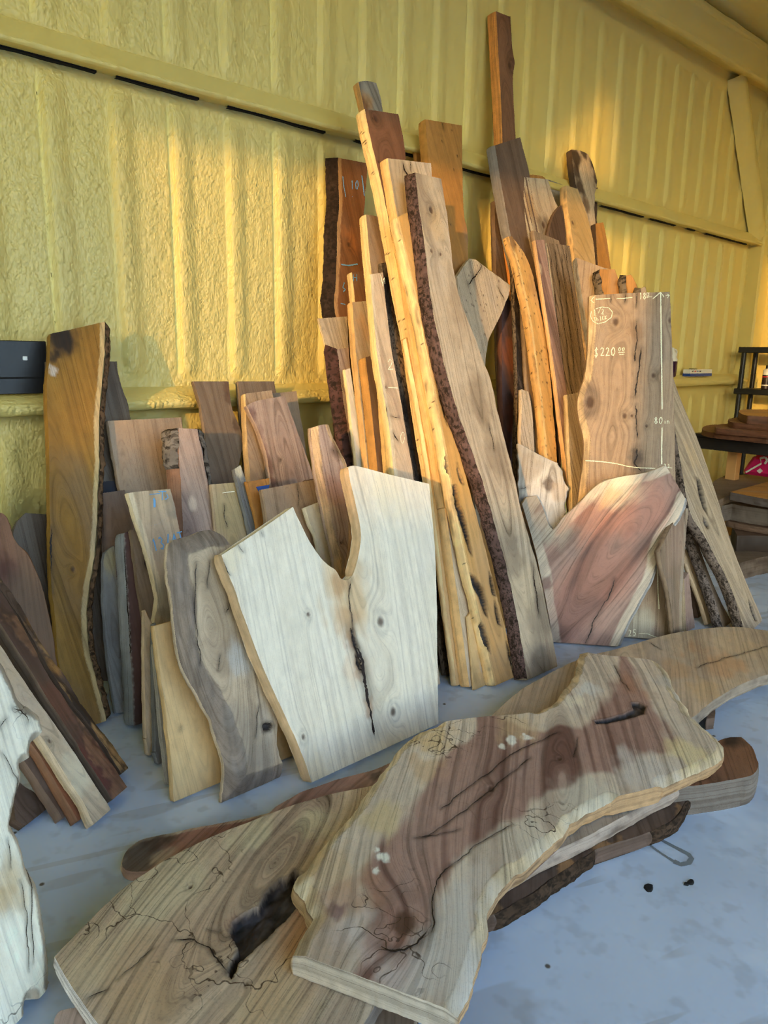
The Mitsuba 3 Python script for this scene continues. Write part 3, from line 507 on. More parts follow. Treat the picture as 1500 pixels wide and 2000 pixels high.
S('burl_slab', 'grey weathered burl slab with a wide waney rim and a dark knot hole near its foot', '334,1080 338,1060 350,1050 368,1047 384,1043 397,1035 420,1031 437,1040 446,1058 462,1090 480,1150 500,1210 508,1265 519,1320 530,1370 541,1400 543,1415 538,1450 545,1478 556,1500 552,1600 440,1600 443,1545 449,1505 443,1475 430,1440 418,1405 398,1365 378,1330 362,1300 356,1270 350,1225 344,1180 336,1125', b=(445, 1570), lean=19, t=0.055, wood='burl', h=0.0042, wane=(0.06, 0.035, (126, 112, 100), (0, 2)), edge=0.008, rough=0.003,
  cracks=[('383,1100 381,1180 386,1260 392,1300', 1.6), ('410,1095 405,1150', 1.3), ('447,1182 441,1196', 4), ('430,1280 426,1310', 1.3), ('505,1380 500,1440', 1.5)], stains=[(430, 1190, 62, (150, 130, 104), .75), (440, 1285, 36, (138, 118, 96), .6), (500, 1450, 60, (118, 112, 106), .5), (470, 1290, 30, (180, 178, 172), .6), (525, 1417, 24, (168, 156, 140), .6)], voids=[('511,1418 518,1411 530,1412 534,1418 528,1427 516,1428', 0.02)], cath=.08, slope=.08)

# ------------------------------------------------------------ shorter boards in the middle
S('dark_board', 'brown board top peeking up behind the two short pale boards near the ledge', '465,745 535,745 545,800 560,900 560,1150 500,1150 480,900', y=2.90, lean=20, t=0.03, wood='darkoak')
S('tan_board', 'tan board standing just right of and behind the pinkish board with purple edge', '532,768 579,764 583,790 593,850 605,930 620,1150 580,1150', y=2.84, lean=20, t=0.03, wood='oak')
S('oak_board', 'short oak board with a light left side directly behind the pinkish board with purple edge', '479,769 531,762 545,850 560,930 570,1150 505,1150 490,950 482,860', y=2.78, lean=20, t=0.05, wood='oak', sidec=((208, 180, 136), None), flare=(0.0, 0))
S('live_edge_board', 'pinkish-tan board with a purple-brown bark band down its left edge', '482,792 497,783 556,773 580,840 600,895 614,935 640,1050 645,1200 560,1200 530,950 522,890 505,840', y=2.70, lean=20, t=0.035, wood='pink', stains=[(492, 815, 14, (120, 88, 84), .8), (503, 845, 13, (120, 88, 84), .8), (514, 880, 13, (126, 92, 86), .8), (522, 910, 13, (120, 84, 74), .8), (530, 945, 12, (120, 84, 74), .8)], knots=[(549, 898, 3)])
S('olive_board', 'olive-tan board with a short chalk line across its top', '414,946 465,942 485,1010 500,1050 520,1250 440,1250 425,1050', y=2.60, lean=20, t=0.03, wood='sand', cracks=[('438,985 439,1010 444,1030', 1.5)], stains=[(450, 1010, 60, (176, 156, 104), .6)], chalk=[('chalk_white', [(pts('434,963 448,961 458,960'), 1.6)])])
S('bluegrey_plank', 'thin blue-grey weathered plank beside the orange-brown plank with blue tape', '458,916 470,908 482,945 492,980 506,1030 520,1200 505,1200 488,1030 473,980', y=2.565, lean=20, t=0.03, wood='bluegrey', stains=[(466, 920, 12, (214, 206, 180), .8)])
tk, tf = S('tan_board', 'orange-brown plank carrying a strip of blue tape', '482,941 526,934 530,1000 540,1200 520,1200 507,1030', y=2.52, lean=20, t=0.03, wood='honey', contrast=4)
def strip(key, fr, P, mat, dz=0.003, label=None):
    O, e, m, n, to2, sc = fr; q = chaikin(to2(pts(P)), 30, 1); v, f = trimesh.creation.triangulate_polygon(Polygon(q), engine='earcut')
    top = O+v[:, :1]*e+v[:, 1:]*m+dz*n; N = len(v); loop = np.arange(len(q)); W3 = O+q[:, :1]*e+q[:, 1:]*m; M = len(q)
    side = np.vstack([W3+dz*n, W3+0.0004*n]); i = np.arange(M); j = (i+1) % M
    k = num(key); scene[k] = mikit.ply(cat_mesh([(top, f), (side, np.vstack([np.stack([i, i+M, j+M], 1), np.stack([i, j+M, j], 1)]))]), mat); labels[k] = {'label': label} if label else {}
    return k
strip(tk+'__tape', tf, '500,951 526,947 523,962 508,967', 'tape_blue', label='torn strip of dark blue tape')
S('oak_board', 'short square oak board in front of the blue-taped plank', '513,956 617,936 624,960 632,1000 640,1090 645,1250 545,1250 524,1030', y=2.42, lean=20, t=0.035, wood='oak', cracks=[('580,948 582,990', 1)], knots=[])
S('dark_board', 'dark gnarled board top between the short oak board and the pointed pink slab', '598,938 622,932 634,980 640,1100 620,1100 608,1000', y=2.48, lean=20, t=0.03, wood='walnut')
S('cream_plank', 'small cream plank showing through the fork of the white slab', '596,991 630,978 640,1030 652,1080 664,1120 672,1300 640,1300 625,1060 604,1020', y=2.34, lean=20, t=0.03, wood='cream', cracks=[('627,985 637,1030 650,1085 655,1110', 2)])
S('pointed_slab', 'pinkish slab with rounded top and crumbly light edges rising out of the white slab fork', '611,834 630,829 645,828 652,850 668,880 682,906 686,950 690,1000 692,1040 690,1080 684,1115 676,1135 690,1300 640,1300 660,1110 648,1060 640,1020 628,970 620,920 612,860', y=2.2, lean=20, t=0.04, wood='pink', h=0.0055, wane=(0.03, 0.016, (206, 172, 132), (0, 1)), stains=[(660, 960, 38, (170, 128, 112), .6), (655, 880, 14, (110, 80, 66), .6), (634, 1000, 30, (214, 182, 150), .4)], knots=[(666, 1060, 4)], cracks=[('650,878 652,884', 4), ('659,880 661,888', 3)], edge=0.006)
S('forked_slab', 'large white Y-shaped slab with a dark bark seam down the middle', '433,1084 480,1054 530,1020 572,990 580,1008 600,1050 622,1085 640,1104 655,1112 661,1122 666,1131 678,1134 688,1126 694,1110 702,1075 706,1045 700,1010 692,975 684,940 680,914 688,907 760,927 838,945 842,985 849,1060 853,1150 854,1250 855,1340 857,1430 612,1545 606,1520 590,1470 560,1405 530,1340 512,1300 497,1262 478,1210 458,1150 443,1112', b=(735, 1470), lean=19, t=0.045, wood='cream', h=0.0055, contrast=2, streak=.75, cath=.3, edge=0.003, flare=(0.012, 0), bulge=0.002, mott=.5,
  sidec=((206, 176, 138), None), knots=[(603, 1200, 5), (744, 1215, 11), (768, 1390, 9), (593, 1440, 6)], cracks=[('686,1132 683,1165 688,1200 689,1232', 2), ('684,1226 690,1245 697,1270 703,1295 712,1325 716,1350 722,1385 726,1415 731,1436', 9), ('697,1262 706,1300 714,1330 720,1360', 5), ('690,1250 700,1290 710,1318', 4), ('464,1063 476,1080', 1.6), ('510,1035 514,1048', 1.2), ('436,1095 450,1125', 2)],
  voids=[('686,1233 690,1231 695,1250 700,1264 697,1270 690,1256', 0.02), ('695,1280 701,1286 707,1306 703,1312 697,1296', 0.02)],
  stains=[(704, 1300, 20, (170, 120, 84), .7), (722, 1380, 16, (180, 132, 96), .6), (690, 1250, 18, (170, 120, 84), .7), (690, 1165, 64, (206, 172, 124), .75), (668, 1140, 24, (180, 138, 94), .7), (684, 1210, 30, (190, 150, 108), .6), (760, 960, 50, (226, 216, 186), .5), (450, 1090, 30, (226, 210, 178), .6), (620, 1500, 36, (214, 196, 160), .5), (700, 1300, 34, (212, 182, 150), .45)])

# ------------------------------------------------------------ the tall bundle in the middle, back to front
S('chalked_board', 'reddish board with black bark on its left edge and blue chalk numbers at its top', '660,308 718,319 716,345 712,400 710,430 711,520 706,560 706,700 720,1000 690,1000 668,700 656,615 652,590 656,560 658,500 658,450 664,400 661,350', y=2.575, lean=19.6, t=0.045, wood='red', bark={0: True}, barkc=(58, 46, 40), barkt=0.008, flare=(0.055, 0), sap=(0.022, 0), bulge=0.004, cath=.2,
  chalk=[('chalk_blue', [(pts('669,345 671,365 675,385'), 2), (pts('706,343 709,365 711,383'), 2.6), (pts('666,517 680,519 698,516'), 2.6), (pts('665,593 674,595'), 2), (pts('672,552 669,562 674,566 670,570'), 2)]+W('10', 684, 370, 17, 1.8, wid=.42, gap=.25)+W('.', 684, 385, 12, 1.6))], stains=[(690, 470, 24, (190, 120, 70), .5)], knots=[(682, 478, 5)])
S('grey_board', 'greyish board with flared square top at the left end of the tall bundle', '622,622 678,618 682,700 690,800 700,1050 680,1050 660,780 640,680', y=2.52, lean=20, t=0.018, wood='spalt', sidec=((206, 186, 152), None))
S('round_pole', 'thin pole with a dark round end behind the orange-brown board', '812,288 828,284 832,330 840,500 860,900 850,1000 835,800 824,500', y=2.5, lean=20, t=0.03, wood='honey', stains=[(820, 290, 10, (60, 40, 26), .9)])
S('live_edge_board', 'dark maroon bark-edged board with pink face in the left of the tall bundle', '659,682 681,679 684,720 700,850 722,980 730,1100 705,1100 690,900 670,780', y=2.475, lean=20, t=0.04, wood='pink', bark={0: True}, barkc=(82, 58, 54), barkt=0.008, flare=(0.055, 0))
S('chalked_board', 'small reddish-brown board with a pale left side and a chalked H', '687,532 720,528 726,590 735,700 760,1000 735,1000 710,750 696,610', y=2.425, lean=20, t=0.035, wood='red', sidec=((234, 202, 150), None), flare=(0.01, 0), chalk=[('chalk_blue', W('H', 689, 549, 13, 1.8, wid=.6))])
S('sap_board', 'narrow cream sapwood board just right of the maroon bark-edged board', '675,722 684,719 695,790 708,850 722,906 740,1050 712,1050 697,906 686,820', y=2.39, lean=20, t=0.025, wood='cream', sidec=((230, 206, 160), None))
S('tan_board', 'tan board with a long dark slit at the left of the tall bundle', '688,590 718,588 722,650 726,720 740,820 760,1000 728,1000 712,850 700,740 693,660', y=2.33, lean=20, t=0.045, wood='sand', sidec=((222, 178, 124), None), holes=5, stains=[(712, 640, 22, (206, 160, 112), .5)])
S('walnut_board', 'dark brown board with a striped tan side in front of the slit tan board', '714,698 723,695 730,740 742,800 752,860 763,925 775,1030 748,1030 736,900 726,800', y=2.27, lean=20, t=0.05, wood='walnut', sidec=((190, 142, 82), None), flare=(0.01, 0), holes=14, holec=(210, 205, 200))
S('tan_board', 'tan board with a rounded bright left corner above the long pale spalted board', '715,419 737,422 753,432 757,470 752,520 760,600 780,760 800,1000 770,1000 745,700 728,560 720,480', y=2.212, lean=20, t=0.05, wood='oak', sidec=((234, 202, 150), None), flare=(0.008, 0))
S('pole_board', 'weathered grey-brown board with a rounded top at the head of the tall bundle', '700,160 716,157 735,162 744,190 748,225 760,300 790,450 830,700 800,700 770,520 735,350 712,215', y=2.155, lean=20, t=0.045, wood='grey', stains=[(720, 200, 16, (170, 126, 80), .8), (712, 205, 12, (120, 74, 44), .8)], sidec=((214, 162, 98), None))
S('bark_slab', 'dark bark-faced board beside the long pale spalted board', '746,514 764,510 775,560 790,640 799,680 803,760 820,850 832,930 850,1040 826,1040 810,930 795,850 780,760 765,680 754,600', y=2.17, lean=20, t=0.03, wood='dim', barkface=True, rough=0.012, stains=[(757, 560, 40, (52, 44, 40), .9), (775, 620, 24, (64, 54, 48), .8), (785, 710, 30, (150, 124, 100), .6), (806, 810, 40, (48, 42, 40), .95), (818, 880, 40, (52, 46, 42), .95), (828, 935, 40, (62, 58, 56), .9)], contrast=9)
S('spalted_board', 'long pale board with black spalting specks and faint white chalk in the tall bundle', '723,536 748,532 754,600 764,680 779,760 794,850 808,930 822,1040 785,1040 770,930 763,860 755,800 740,720 731,640', y=2.115, lean=20, t=0.045, wood='sand', sap=(0.02, 0), sidec=((236, 208, 152), None), h=0.006, knots=[(754, 757, 3)], cracks=[('754,795 756,815', 4), ('752,800 758,830', 3), ('764,812 780,815', 1.3), ('768,845 778,862', 3)], chalk=[('chalk_white', [(pts('757,757 776,758'), 1.5), (pts('744,540 746,555 750,542 751,555'), 1.3), (pts('742,536 747,560'), 1.2)]+W('7', 755, 720, 14, 1.4)+W('2', 756, 722, 20, 1.4)+W('0', 780, 866, 22, 1.2, wid=.5))])
S('wormy_slab', 'tall red-brown slab with a bright wormholed left side at the head of the tall bundle', '712,213 778,223 788,270 793,310 800,420 812,520 825,640 845,800 870,960 850,960 832,860 815,750 801,650 790,600 775,520 757,420 742,345 724,275', y=2.06, lean=20, t=0.06, wood='rust', sidec=((240, 204, 146), None), flare=(0.012, 0), sideholes=0.022, holes=10, knots=[(735, 232, 8)], h=0.006)
S('sap_plank', 'long pale plank with a clean-cut top along the left foot of the tall bundle', '793,659 806,662 812,700 822,760 835,830 845,900 852,950 862,1010 880,1100 900,1240 917,1350 893,1350 880,1250 862,1120 850,1010 838,915 826,840 812,760 800,700', y=2.058, lean=20, t=0.035, wood='amber', sidec=((240, 208, 156), None), stains=[(890, 1250, 90, (196, 164, 120), .6), (870, 1090, 70, (200, 166, 118), .6)])
S('grey_board', 'grey-tan board with two dark cracks in its sawn top in the tall bundle', '757,309 842,319 846,420 850,600 870,800 895,1000 872,1000 858,900 838,800 820,700 806,600 790,500 775,420', y=2.003, lean=20, t=0.05, wood='sand', h=0.006, sidec=((226, 184, 126), None), flare=(0.012, 0), cracks=[('787,318 791,335 800,350', 3), ('801,316 802,335', 2)], stains=[(800, 380, 60, (168, 146, 118), .6)])
S('bark_plank', 'dark bark-faced plank at the foot of the tall bundle', '848,920 860,930 872,960 886,1050 905,1190 927,1352 914,1352 895,1210 876,1090 858,990', y=2.10, lean=20, t=0.02, wood='dim', barkface=True, rough=0.01, contrast=9, stains=[(862, 960, 50, (50, 46, 46), .95), (878, 1040, 50, (54, 50, 48), .9), (890, 1120, 50, (66, 62, 60), .9), (905, 1220, 60, (70, 64, 62), .8), (918, 1310, 50, (96, 92, 94), .7)])
S('red_plank', 'narrow pink-red plank between the bark-faced plank and the hollow board', '868,945 884,990 905,1090 920,1180 938,1330 926,1340 912,1220 888,1080', y=2.128, lean=20, t=0.02, wood='redelm')
S('small_offcut', 'small pale offcut standing at the foot of the hollow board', '913,1205 924,1188 932,1230 945,1290 962,1360 928,1366 922,1300', y=1.989, lean=20, t=0.012, wood='tan', stains=[(945, 1300, 14, (150, 150, 152), .6)])
S('hollow_board', 'long amber board riddled with dark bark hollows in front of the tall bundle', '775,425 790,417 806,413 811,480 816,560 824,620 838,690 850,735 868,800 890,860 912,940 940,1040 962,1130 985,1220 1000,1280 1016,1360 975,1380 961,1310 946,1240 930,1170 920,1135 914,1110 904,1060 890,1000 872,900 856,810 838,710 818,610 798,520', y=1.935, lean=20, t=0.05, wood='amber', h=0.0055, sideholes=0.006, sidec=((244, 208, 150), None), flare=(0.01, 0), sap=(0.012, 0), edge=0.005,
  voids=[('852,738 857,745 866,775 872,800 874,830 868,812 858,775', 0.025), ('866,880 872,895 878,930 872,915', 0.02), ('884,950 890,948 897,985 906,1005 916,1050 922,1085 916,1075 902,1030 890,990', 0.03), ('893,905 898,925 905,945 900,942 894,925', 0.02), ('918,1122 930,1130 943,1150 950,1180 952,1205 945,1195 935,1165 925,1148', 0.03), ('938,1212 944,1222 955,1255 958,1275 950,1262 942,1235', 0.025), ('956,1118 962,1130 968,1162 962,1160 957,1140', 0.025), ('966,1175 972,1190 979,1222 972,1218 967,1198', 0.025), ('990,1255 996,1265 1007,1310 1003,1315 994,1285', 0.025), ('945,1046 950,1055 954,1068 948,1064', .015)], knots=[(933, 1005, 4)], stains=[(960, 1200, 90, (190, 150, 106), .6), (985, 1310, 60, (178, 142, 102), .6), (930, 1050, 60, (200, 156, 106), .5)], cath=.05)
S('bark_edge_slab', 'longest front slab with dark purple bark down its left side, leaning across the tall bundle', '811,337 862,349 868,390 875,425 880,480 888,545 900,590 920,640 938,690 960,745 968,790 980,840 1000,910 1016,990 1035,1060 1054,1120 1070,1200 1088,1290 1094,1360 1034,1360 1028,1310 1018,1250 1003,1170 985,1090 962,1010 942,940 918,870 892,800 872,730 856,660 842,590 834,520 826,450 816,390', y=1.87, lean=20, t=0.06, wood='spalt', h=0.0055, bark={0: True}, barkc=(98, 78, 74), barkt=0.006, flare=(0.02, 0), bulge=0.004, edge=0.006,
  stains=[(850, 430, 34, (200, 166, 116), .4), (900, 620, 50, (150, 124, 96), .5), (935, 780, 40, (120, 100, 78), .6), (975, 900, 40, (122, 104, 84), .6), (1000, 1080, 40, (128, 110, 90), .6), (1060, 1200, 50, (112, 100, 88), .6), (1060, 1310, 50, (96, 88, 80), .7), (985, 1000, 40, (196, 176, 146), .5), (1025, 1150, 40, (200, 178, 146), .5)], knots=[(842, 410, 7), (843, 490, 5), (861, 496, 4)], cracks=[('1040,1100 1046,1160 1052,1200', 3), ('955,830 965,880', 2)])
S('dark_board', 'thin dark board standing in shadow behind the right edge of the white forked slab', '840,1000 853,1000 862,1080 876,1190 889,1300 855,1310 840,1200', y=2.275, lean=20, t=0.03, wood='choc')
S('honey_board', 'orange-brown board with a clean square top right of the tall bundle', '831,233 902,245 903,330 905,420 914,450 913,500 925,620 950,800 900,800 872,600 850,430 838,330', y=2.36, lean=20, t=0.055, wood='honey', sidec=((188, 132, 64), None), holes=12, flare=(0.01, 0), cracks=[('864,238 866,252', 3)])
S('leaning_slab', 'spalted slab with an angled ragged top tilting right behind the long front slab', '893,540 905,520 918,504 930,506 945,517 962,530 998,556 992,580 985,600 968,635 955,660 948,700 945,748 948,900 935,900 922,720 908,640 896,600', y=2.28, lean=20, t=0.035, wood='spalt', sharp=15, streak=.7, holes=60, h=0.006, edge=0.008, cracks=[('941,518 930,540 915,556', 3), ('972,560 985,585', 1.5)], wane=(0.012, 0.006, (196, 176, 146), (2,)))

# ------------------------------------------------------------ the right bundle, back to front
S('cedar_plank', 'tallest red-brown plank rising far above the others against the upper wall', '969,22 997,33 1000,90 1003,110 1006,126 1001,145 1003,200 1007,275 1020,420 1040,700 1015,700 1000,560 985,380 979,200 972,80 971,60', y=2.84, lean=10.4, t=0.065, wood='rust', contrast=4, sidec=((214, 142, 72), None), flare=(0.012, 0), knots=[(996, 128, 6)])
S('grey_board', 'grey striped board end just left of the black-barked board top', '1072,351 1102,362 1110,420 1130,600 1100,600 1082,450', y=2.60, lean=18, t=0.035, wood='grey')
S('honey_board', 'orange-brown board top with a rounded corner behind the spalted board', '1034,341 1060,343 1068,352 1078,375 1090,500 1060,560 1045,450', y=2.56, lean=18, t=0.03, wood='honey')
S('bark_slab', 'black-barked board with a pale stripped centre standing highest on the right', '1116,292 1135,294 1148,301 1158,320 1165,345 1166,358 1160,395 1163,440 1170,520 1180,640 1150,640 1140,470 1130,380 1120,340', y=2.55, lean=18, t=0.05, wood='sand', sidec=((70, 54, 44), None), stains=[(1122, 305, 20, (56, 42, 34), .95), (1126, 335, 16, (64, 48, 38), .9), (1133, 365, 14, (72, 54, 42), .9), (1158, 322, 14, (52, 40, 32), .95), (1163, 352, 14, (66, 48, 36), .9), (1145, 400, 12, (110, 78, 54), .8), (1140, 420, 10, (60, 44, 34), .9), (1140, 298, 12, (60, 46, 38), .9)], edge=0.012, h=0.006)
S('dark_board', 'thin dark-barked strip right of the black-barked board', '1160,368 1167,366 1167,400 1165,440 1180,600 1165,600 1158,440', y=2.645, lean=18, t=0.03, wood='choc')
S('tan_board', 'tan board with layered right edge below the black-barked board', '1163,437 1178,434 1184,460 1193,520 1205,640 1175,640 1166,500', y=2.505, lean=18, t=0.05, wood='honey', sidec=((66, 50, 38), None))
S('walnut_board', 'grey-brown spalted board hidden deep at the left of the right bundle', '966,390 975,420 985,520 998,600 1003,660 1003,900 985,900 976,700 970,560', y=2.53, lean=18, t=0.04, wood='walnut', contrast=5)
S('red_plank', 'maroon plank low behind the amber wormholed plank', '980,580 1003,590 1008,700 1012,900 1000,1000 985,900 980,750', y=2.48, lean=18, t=0.04, wood='purple', stains=[(1000, 700, 30, (150, 84, 50), .5), (1003, 820, 30, (150, 84, 50), .5)], sidec=((96, 60, 48), None))
S('walnut_slab', 'dark walnut slab with a grey barkless left side and slanted square top', '967,284 1016,268 1024,300 1033,332 1040,380 1060,500 1075,700 1045,700 1022,560 1001,480 990,420 977,350', y=2.41, lean=18, t=0.06, wood='walnut', sidec=((128, 120, 114), None), flare=(0.02, 0), streak=.6)
S('black_plank', 'charred-looking black bark plank left of the amber wormholed plank', '1000,470 1012,500 1020,560 1030,680 1034,760 1020,830 1020,1000 1008,1000 1008,850 1012,760 1006,620', y=2.37, lean=18, t=0.03, wood='dim', barkface=True, rough=0.012, contrast=9, stains=[(1008, 560, 70, (48, 42, 40), .95), (1016, 680, 70, (46, 40, 38), .95), (1018, 800, 60, (46, 40, 38), .95)])
S('spalted_board', 'spalted grey board with a ragged light left side near the top of the right bundle', '1024,346 1070,350 1080,385 1093,412 1095,460 1110,600 1070,640 1045,520 1030,460 1022,400', y=2.41, lean=18, t=0.05, wood='spalt', sidec=((170, 124, 72), None), flare=(0.02, 0), knots=[(1062, 440, 7)], edge=0.006, stains=[(1035, 400, 24, (160, 120, 74), .6), (1062, 442, 20, (96, 78, 62), .6)])
S('burl_offcut', 'dark curved burl offcut wedged under the oval-grained board', '1083,415 1096,400 1102,420 1105,470 1110,560 1090,560 1070,480 1072,450', y=2.372, lean=18, t=0.03, wood='choc', contrast=6)
S('oval_board', 'tan board with oval grain figure and a bright wormy left side', '1106,362 1128,369 1140,400 1152,440 1161,480 1163,520 1175,640 1140,640 1124,510 1114,440 1108,400', y=2.44, lean=18, t=0.055, wood='tan', sidec=((216, 176, 120), None), flare=(0.008, 0), edge=0.005, knots=[(1119, 435, 4)], stains=[(1130, 440, 40, (178, 144, 92), .6)], cath=.02, slope=.12)
S('walnut_board', 'grey-brown board standing behind the ribbed plank stack', '1042,450 1092,470 1100,520 1130,700 1100,760 1070,560 1050,500', y=2.30, lean=18, t=0.035, wood='greyoak')
S('brown_board', 'brown board squeezed between the amber wormholed plank and the ribbed plank', '1020,560 1045,620 1062,760 1072,880 1076,1000 1050,1000 1040,900 1030,760', y=2.33, lean=18, t=0.03, wood='greyoak', stains=[(1045, 800, 60, (140, 110, 82), .6)])
S('grey_plank', 'short grey live-edge offcut standing in front of the black bark plank', '1018,760 1032,765 1040,800 1044,900 1048,1000 1030,1000 1020,900 1016,850 1020,800', y=2.27, lean=17, t=0.025, wood='sand', contrast=5)
S('wormy_plank', 'amber plank full of wormholes with a gnarled knot at its top', '1000,462 1006,470 1022,490 1040,530 1052,590 1063,640 1074,720 1080,800 1088,890 1094,1000 1072,1000 1066,890 1058,800 1046,710 1034,620 1020,560 1010,510 998,480 994,462', y=2.24, lean=18, t=0.05, wood='amber', h=0.006, holes=70, sideholes=.012, edge=0.006, sap=(0.02, 0), sidec=((216, 170, 108), None), stains=[(1000, 470, 16, (120, 84, 54), .8), (1040, 560, 24, (168, 122, 70), .6)])
S('ribbed_plank', 'grey ribbed plank with fine parallel saw grooves down its face', '1068,474 1112,480 1120,540 1135,640 1146,740 1152,860 1160,1000 1132,1000 1122,900 1110,800 1095,680 1080,560', y=2.255, lean=18, t=0.03, wood='greyoak', contrast=7, streak=1.3, sidec=((176, 164, 146), None), cracks=[('1084,490 1100,620 1116,760 1130,900', 2), ('1097,500 1112,640 1126,760', 1.5), ('1105,490 1128,650 1140,760', 1.3), ('1076,500 1090,640 1104,760', 1.4)])
S('pink_plank', 'pink-striped plank on the left face of the ribbed plank', '1046,469 1063,468 1074,540 1090,640 1106,760 1122,880 1134,1000 1116,1000 1102,880 1088,760 1072,640 1056,540', y=2.195, lean=18, t=0.03, wood='redelm', sidec=((222, 180, 132), None), streak=1.3, contrast=4, stains=[(1052, 520, 10, (210, 190, 160), .6)])
S('spalted_board', 'short pale spalted board between the ribbed plank and the chalk-priced slab', '1108,771 1136,765 1140,850 1138,940 1135,1050 1118,1050 1118,960 1112,880', y=2.13, lean=18, t=0.03, wood='spalt', contrast=5, sidec=((214, 190, 150), None))
for q_ in [('gnarled_board', 'brown beam end with a grey sawn end above the chalk-priced slab', '1126,503 1162,517 1196,528 1220,600 1240,800 1180,800 1150,640 1138,590', 4.10, 'oak', (170, 168, 164), 0.05),
           ('bark_board', 'orange-brown board with rough bark on its left edge, second above the chalk-priced slab', '1172,526 1200,526 1208,545 1216,572 1240,800 1200,800 1185,640 1178,560', 4.02, 'honey', None, 0.045),
           ('bark_board', 'small round-topped board with pale bark edge, third above the chalk-priced slab', '1223,538 1232,536 1240,548 1247,572 1265,800 1235,800 1228,600', 3.96, 'honey', None, 0.035),
           ('bark_board', 'smallest bark-edged board tip above the right of the chalk-priced slab', '1252,563 1260,560 1264,575 1280,800 1262,800 1256,620', 3.915, 'oak', None, 0.03)]:
    S(q_[0], q_[1], q_[2], off=q_[3], yaw=50, lean=18.5, t=q_[6], wood=q_[4], sidec=(q_[5], None), bark={0: True} if q_[5] is None else None, barkt=0.012, barkc=(120, 106, 90), flare=(0.035 if q_[5] is None else 0.02, 0), edge=0.005)
PRICE = [('chalk_white', W('18', 1248, 585, 13, 1.4, wid=.5, gap=.12)+[(pts('1263,574 1264,582'), 1.2), (pts('1267,573 1267,582'), 1.2), (pts('1262,573 1269,572'), 1), (pts('1268,580 1274,580'), 1.2),
    (pts('1163,585 1180,584 1192,583'), 1.6), (pts('1160,580 1154,587 1160,592'), 1.2), (pts('1204,584 1220,583 1235,581'), 1.5), (pts('1275,584 1290,571 1297,581'), 1.6), (pts('1300,578 1307,577'), 1.3), (pts('1302,574 1307,577 1303,583'), 1.2),
    (pts('1290,572 1291,640 1292,720 1293,800'), 2.2), (pts('1293,835 1292,870 1292,907'), 2.2), (pts('1143,900 1165,901 1185,903 1205,906 1225,911 1250,914 1280,915'), 1.8), (pts('1303,913 1312,914'), 1.2),
    (pts('1163,604 1175,600 1189,602 1196,610 1194,620 1182,629 1168,633 1158,628 1153,618 1155,608'), 1.3)]
    + W('1', 1158, 617, 12, 1.2)+W('/', 1168, 611, 10, 1.0)+W('2', 1174, 614, 10, 1.2)+W('T', 1160, 628, 7, 1.1, tilt=-8)+W('h', 1165, 627, 7, 1.1, tilt=-8)+W('I', 1171, 626, 7, 1.1, tilt=-8)+W('CK', 1176, 625, 7, 1.1, tilt=-8)
    + W('$', 1160, 698, 18, 1.4, wid=.5)+W('220', 1172, 695, 16, 1.5, wid=.56, gap=.16)+W('00', 1207, 686, 7, 1.2, wid=.8)+[(pts('1207,689 1220,688'), 1.2), (pts('1209,693 1219,692'), 1.2)]
    + W('80', 1277, 828, 13, 1.4, wid=.6, gap=.2)+W('in', 1296, 828, 11, 1.3, wid=.45)+W('21', 1296, 915, 9, 1.2)+W('25', 1227, 1242, 12, 1.2, wid=.55)+[(pts('1283,1082 1284,1120 1285,1160 1287,1190'), 2.0), (pts('1248,1237 1265,1238 1280,1244 1290,1247'), 1.3)])]
S('chalked_slab', 'big oak slab with white chalk dimensions and the price 220 written on it', '1152,577 1230,572 1308,570 1311,640 1314,720 1317,820 1319,930 1320,1000 1310,1080 1300,1130 1296,1180 1308,1215 1320,1247 1322,1280 1100,1280 1105,1150 1118,1060 1128,985 1136,930 1142,880 1140,850 1130,815 1127,785 1134,760 1143,735 1148,700 1150,640', off=3.853, yaw=50, lean=19.3, t=0.045, wood='oak', h=0.0055, contrast=4, edge=0.002, wane=(0.035, 0.012, (198, 170, 132), (0,)), chalk=PRICE, streak=.8, mott=.8,
  knots=[(1203, 628, 8), (1152, 785, 11), (1220, 812, 5), (1234, 812, 3), (1276, 733, 5), (1263, 832, 3), (1310, 625, 6)], cracks=[('1243,628 1246,665 1240,705 1238,690', 3), ('1252,680 1250,710 1244,740 1240,775', 3.5), ('1242,790 1243,830 1245,855', 2), ('1244,875 1247,890 1242,905 1252,920', 5), ('1194,573 1193,592', 1.6), ('1223,572 1220,592', 1.6), ('1243,573 1242,600', 1.3)], stains=[(1244, 650, 16, (130, 100, 74), .5), (1244, 895, 14, (60, 52, 50), .7), (1155, 785, 26, (120, 100, 84), .6), (1250, 1230, 40, (190, 184, 160), .55), (1300, 1220, 24, (140, 116, 92), .6)])
S('silver_slab', 'silvery burl slab with a ragged flaking right edge behind the fork of the red-figured slab', '1013,866 1035,878 1060,892 1090,905 1098,920 1103,940 1111,955 1108,975 1103,985 1106,1000 1098,1015 1088,1028 1082,1040 1080,1120 1050,1120 1020,1000 1012,940', off=3.80, yaw=50, lean=16, t=0.03, wood='silver', sharp=12, edge=0.02, h=0.005, stains=[(1055, 960, 46, (206, 202, 196), .7), (1071, 945, 12, (84, 68, 60), .85), (1030, 910, 30, (150, 138, 122), .6), (1100, 960, 22, (186, 168, 148), .7)], cracks=[('1012,955 1030,952', 2), ('1020,975 1030,985', 1.5)])
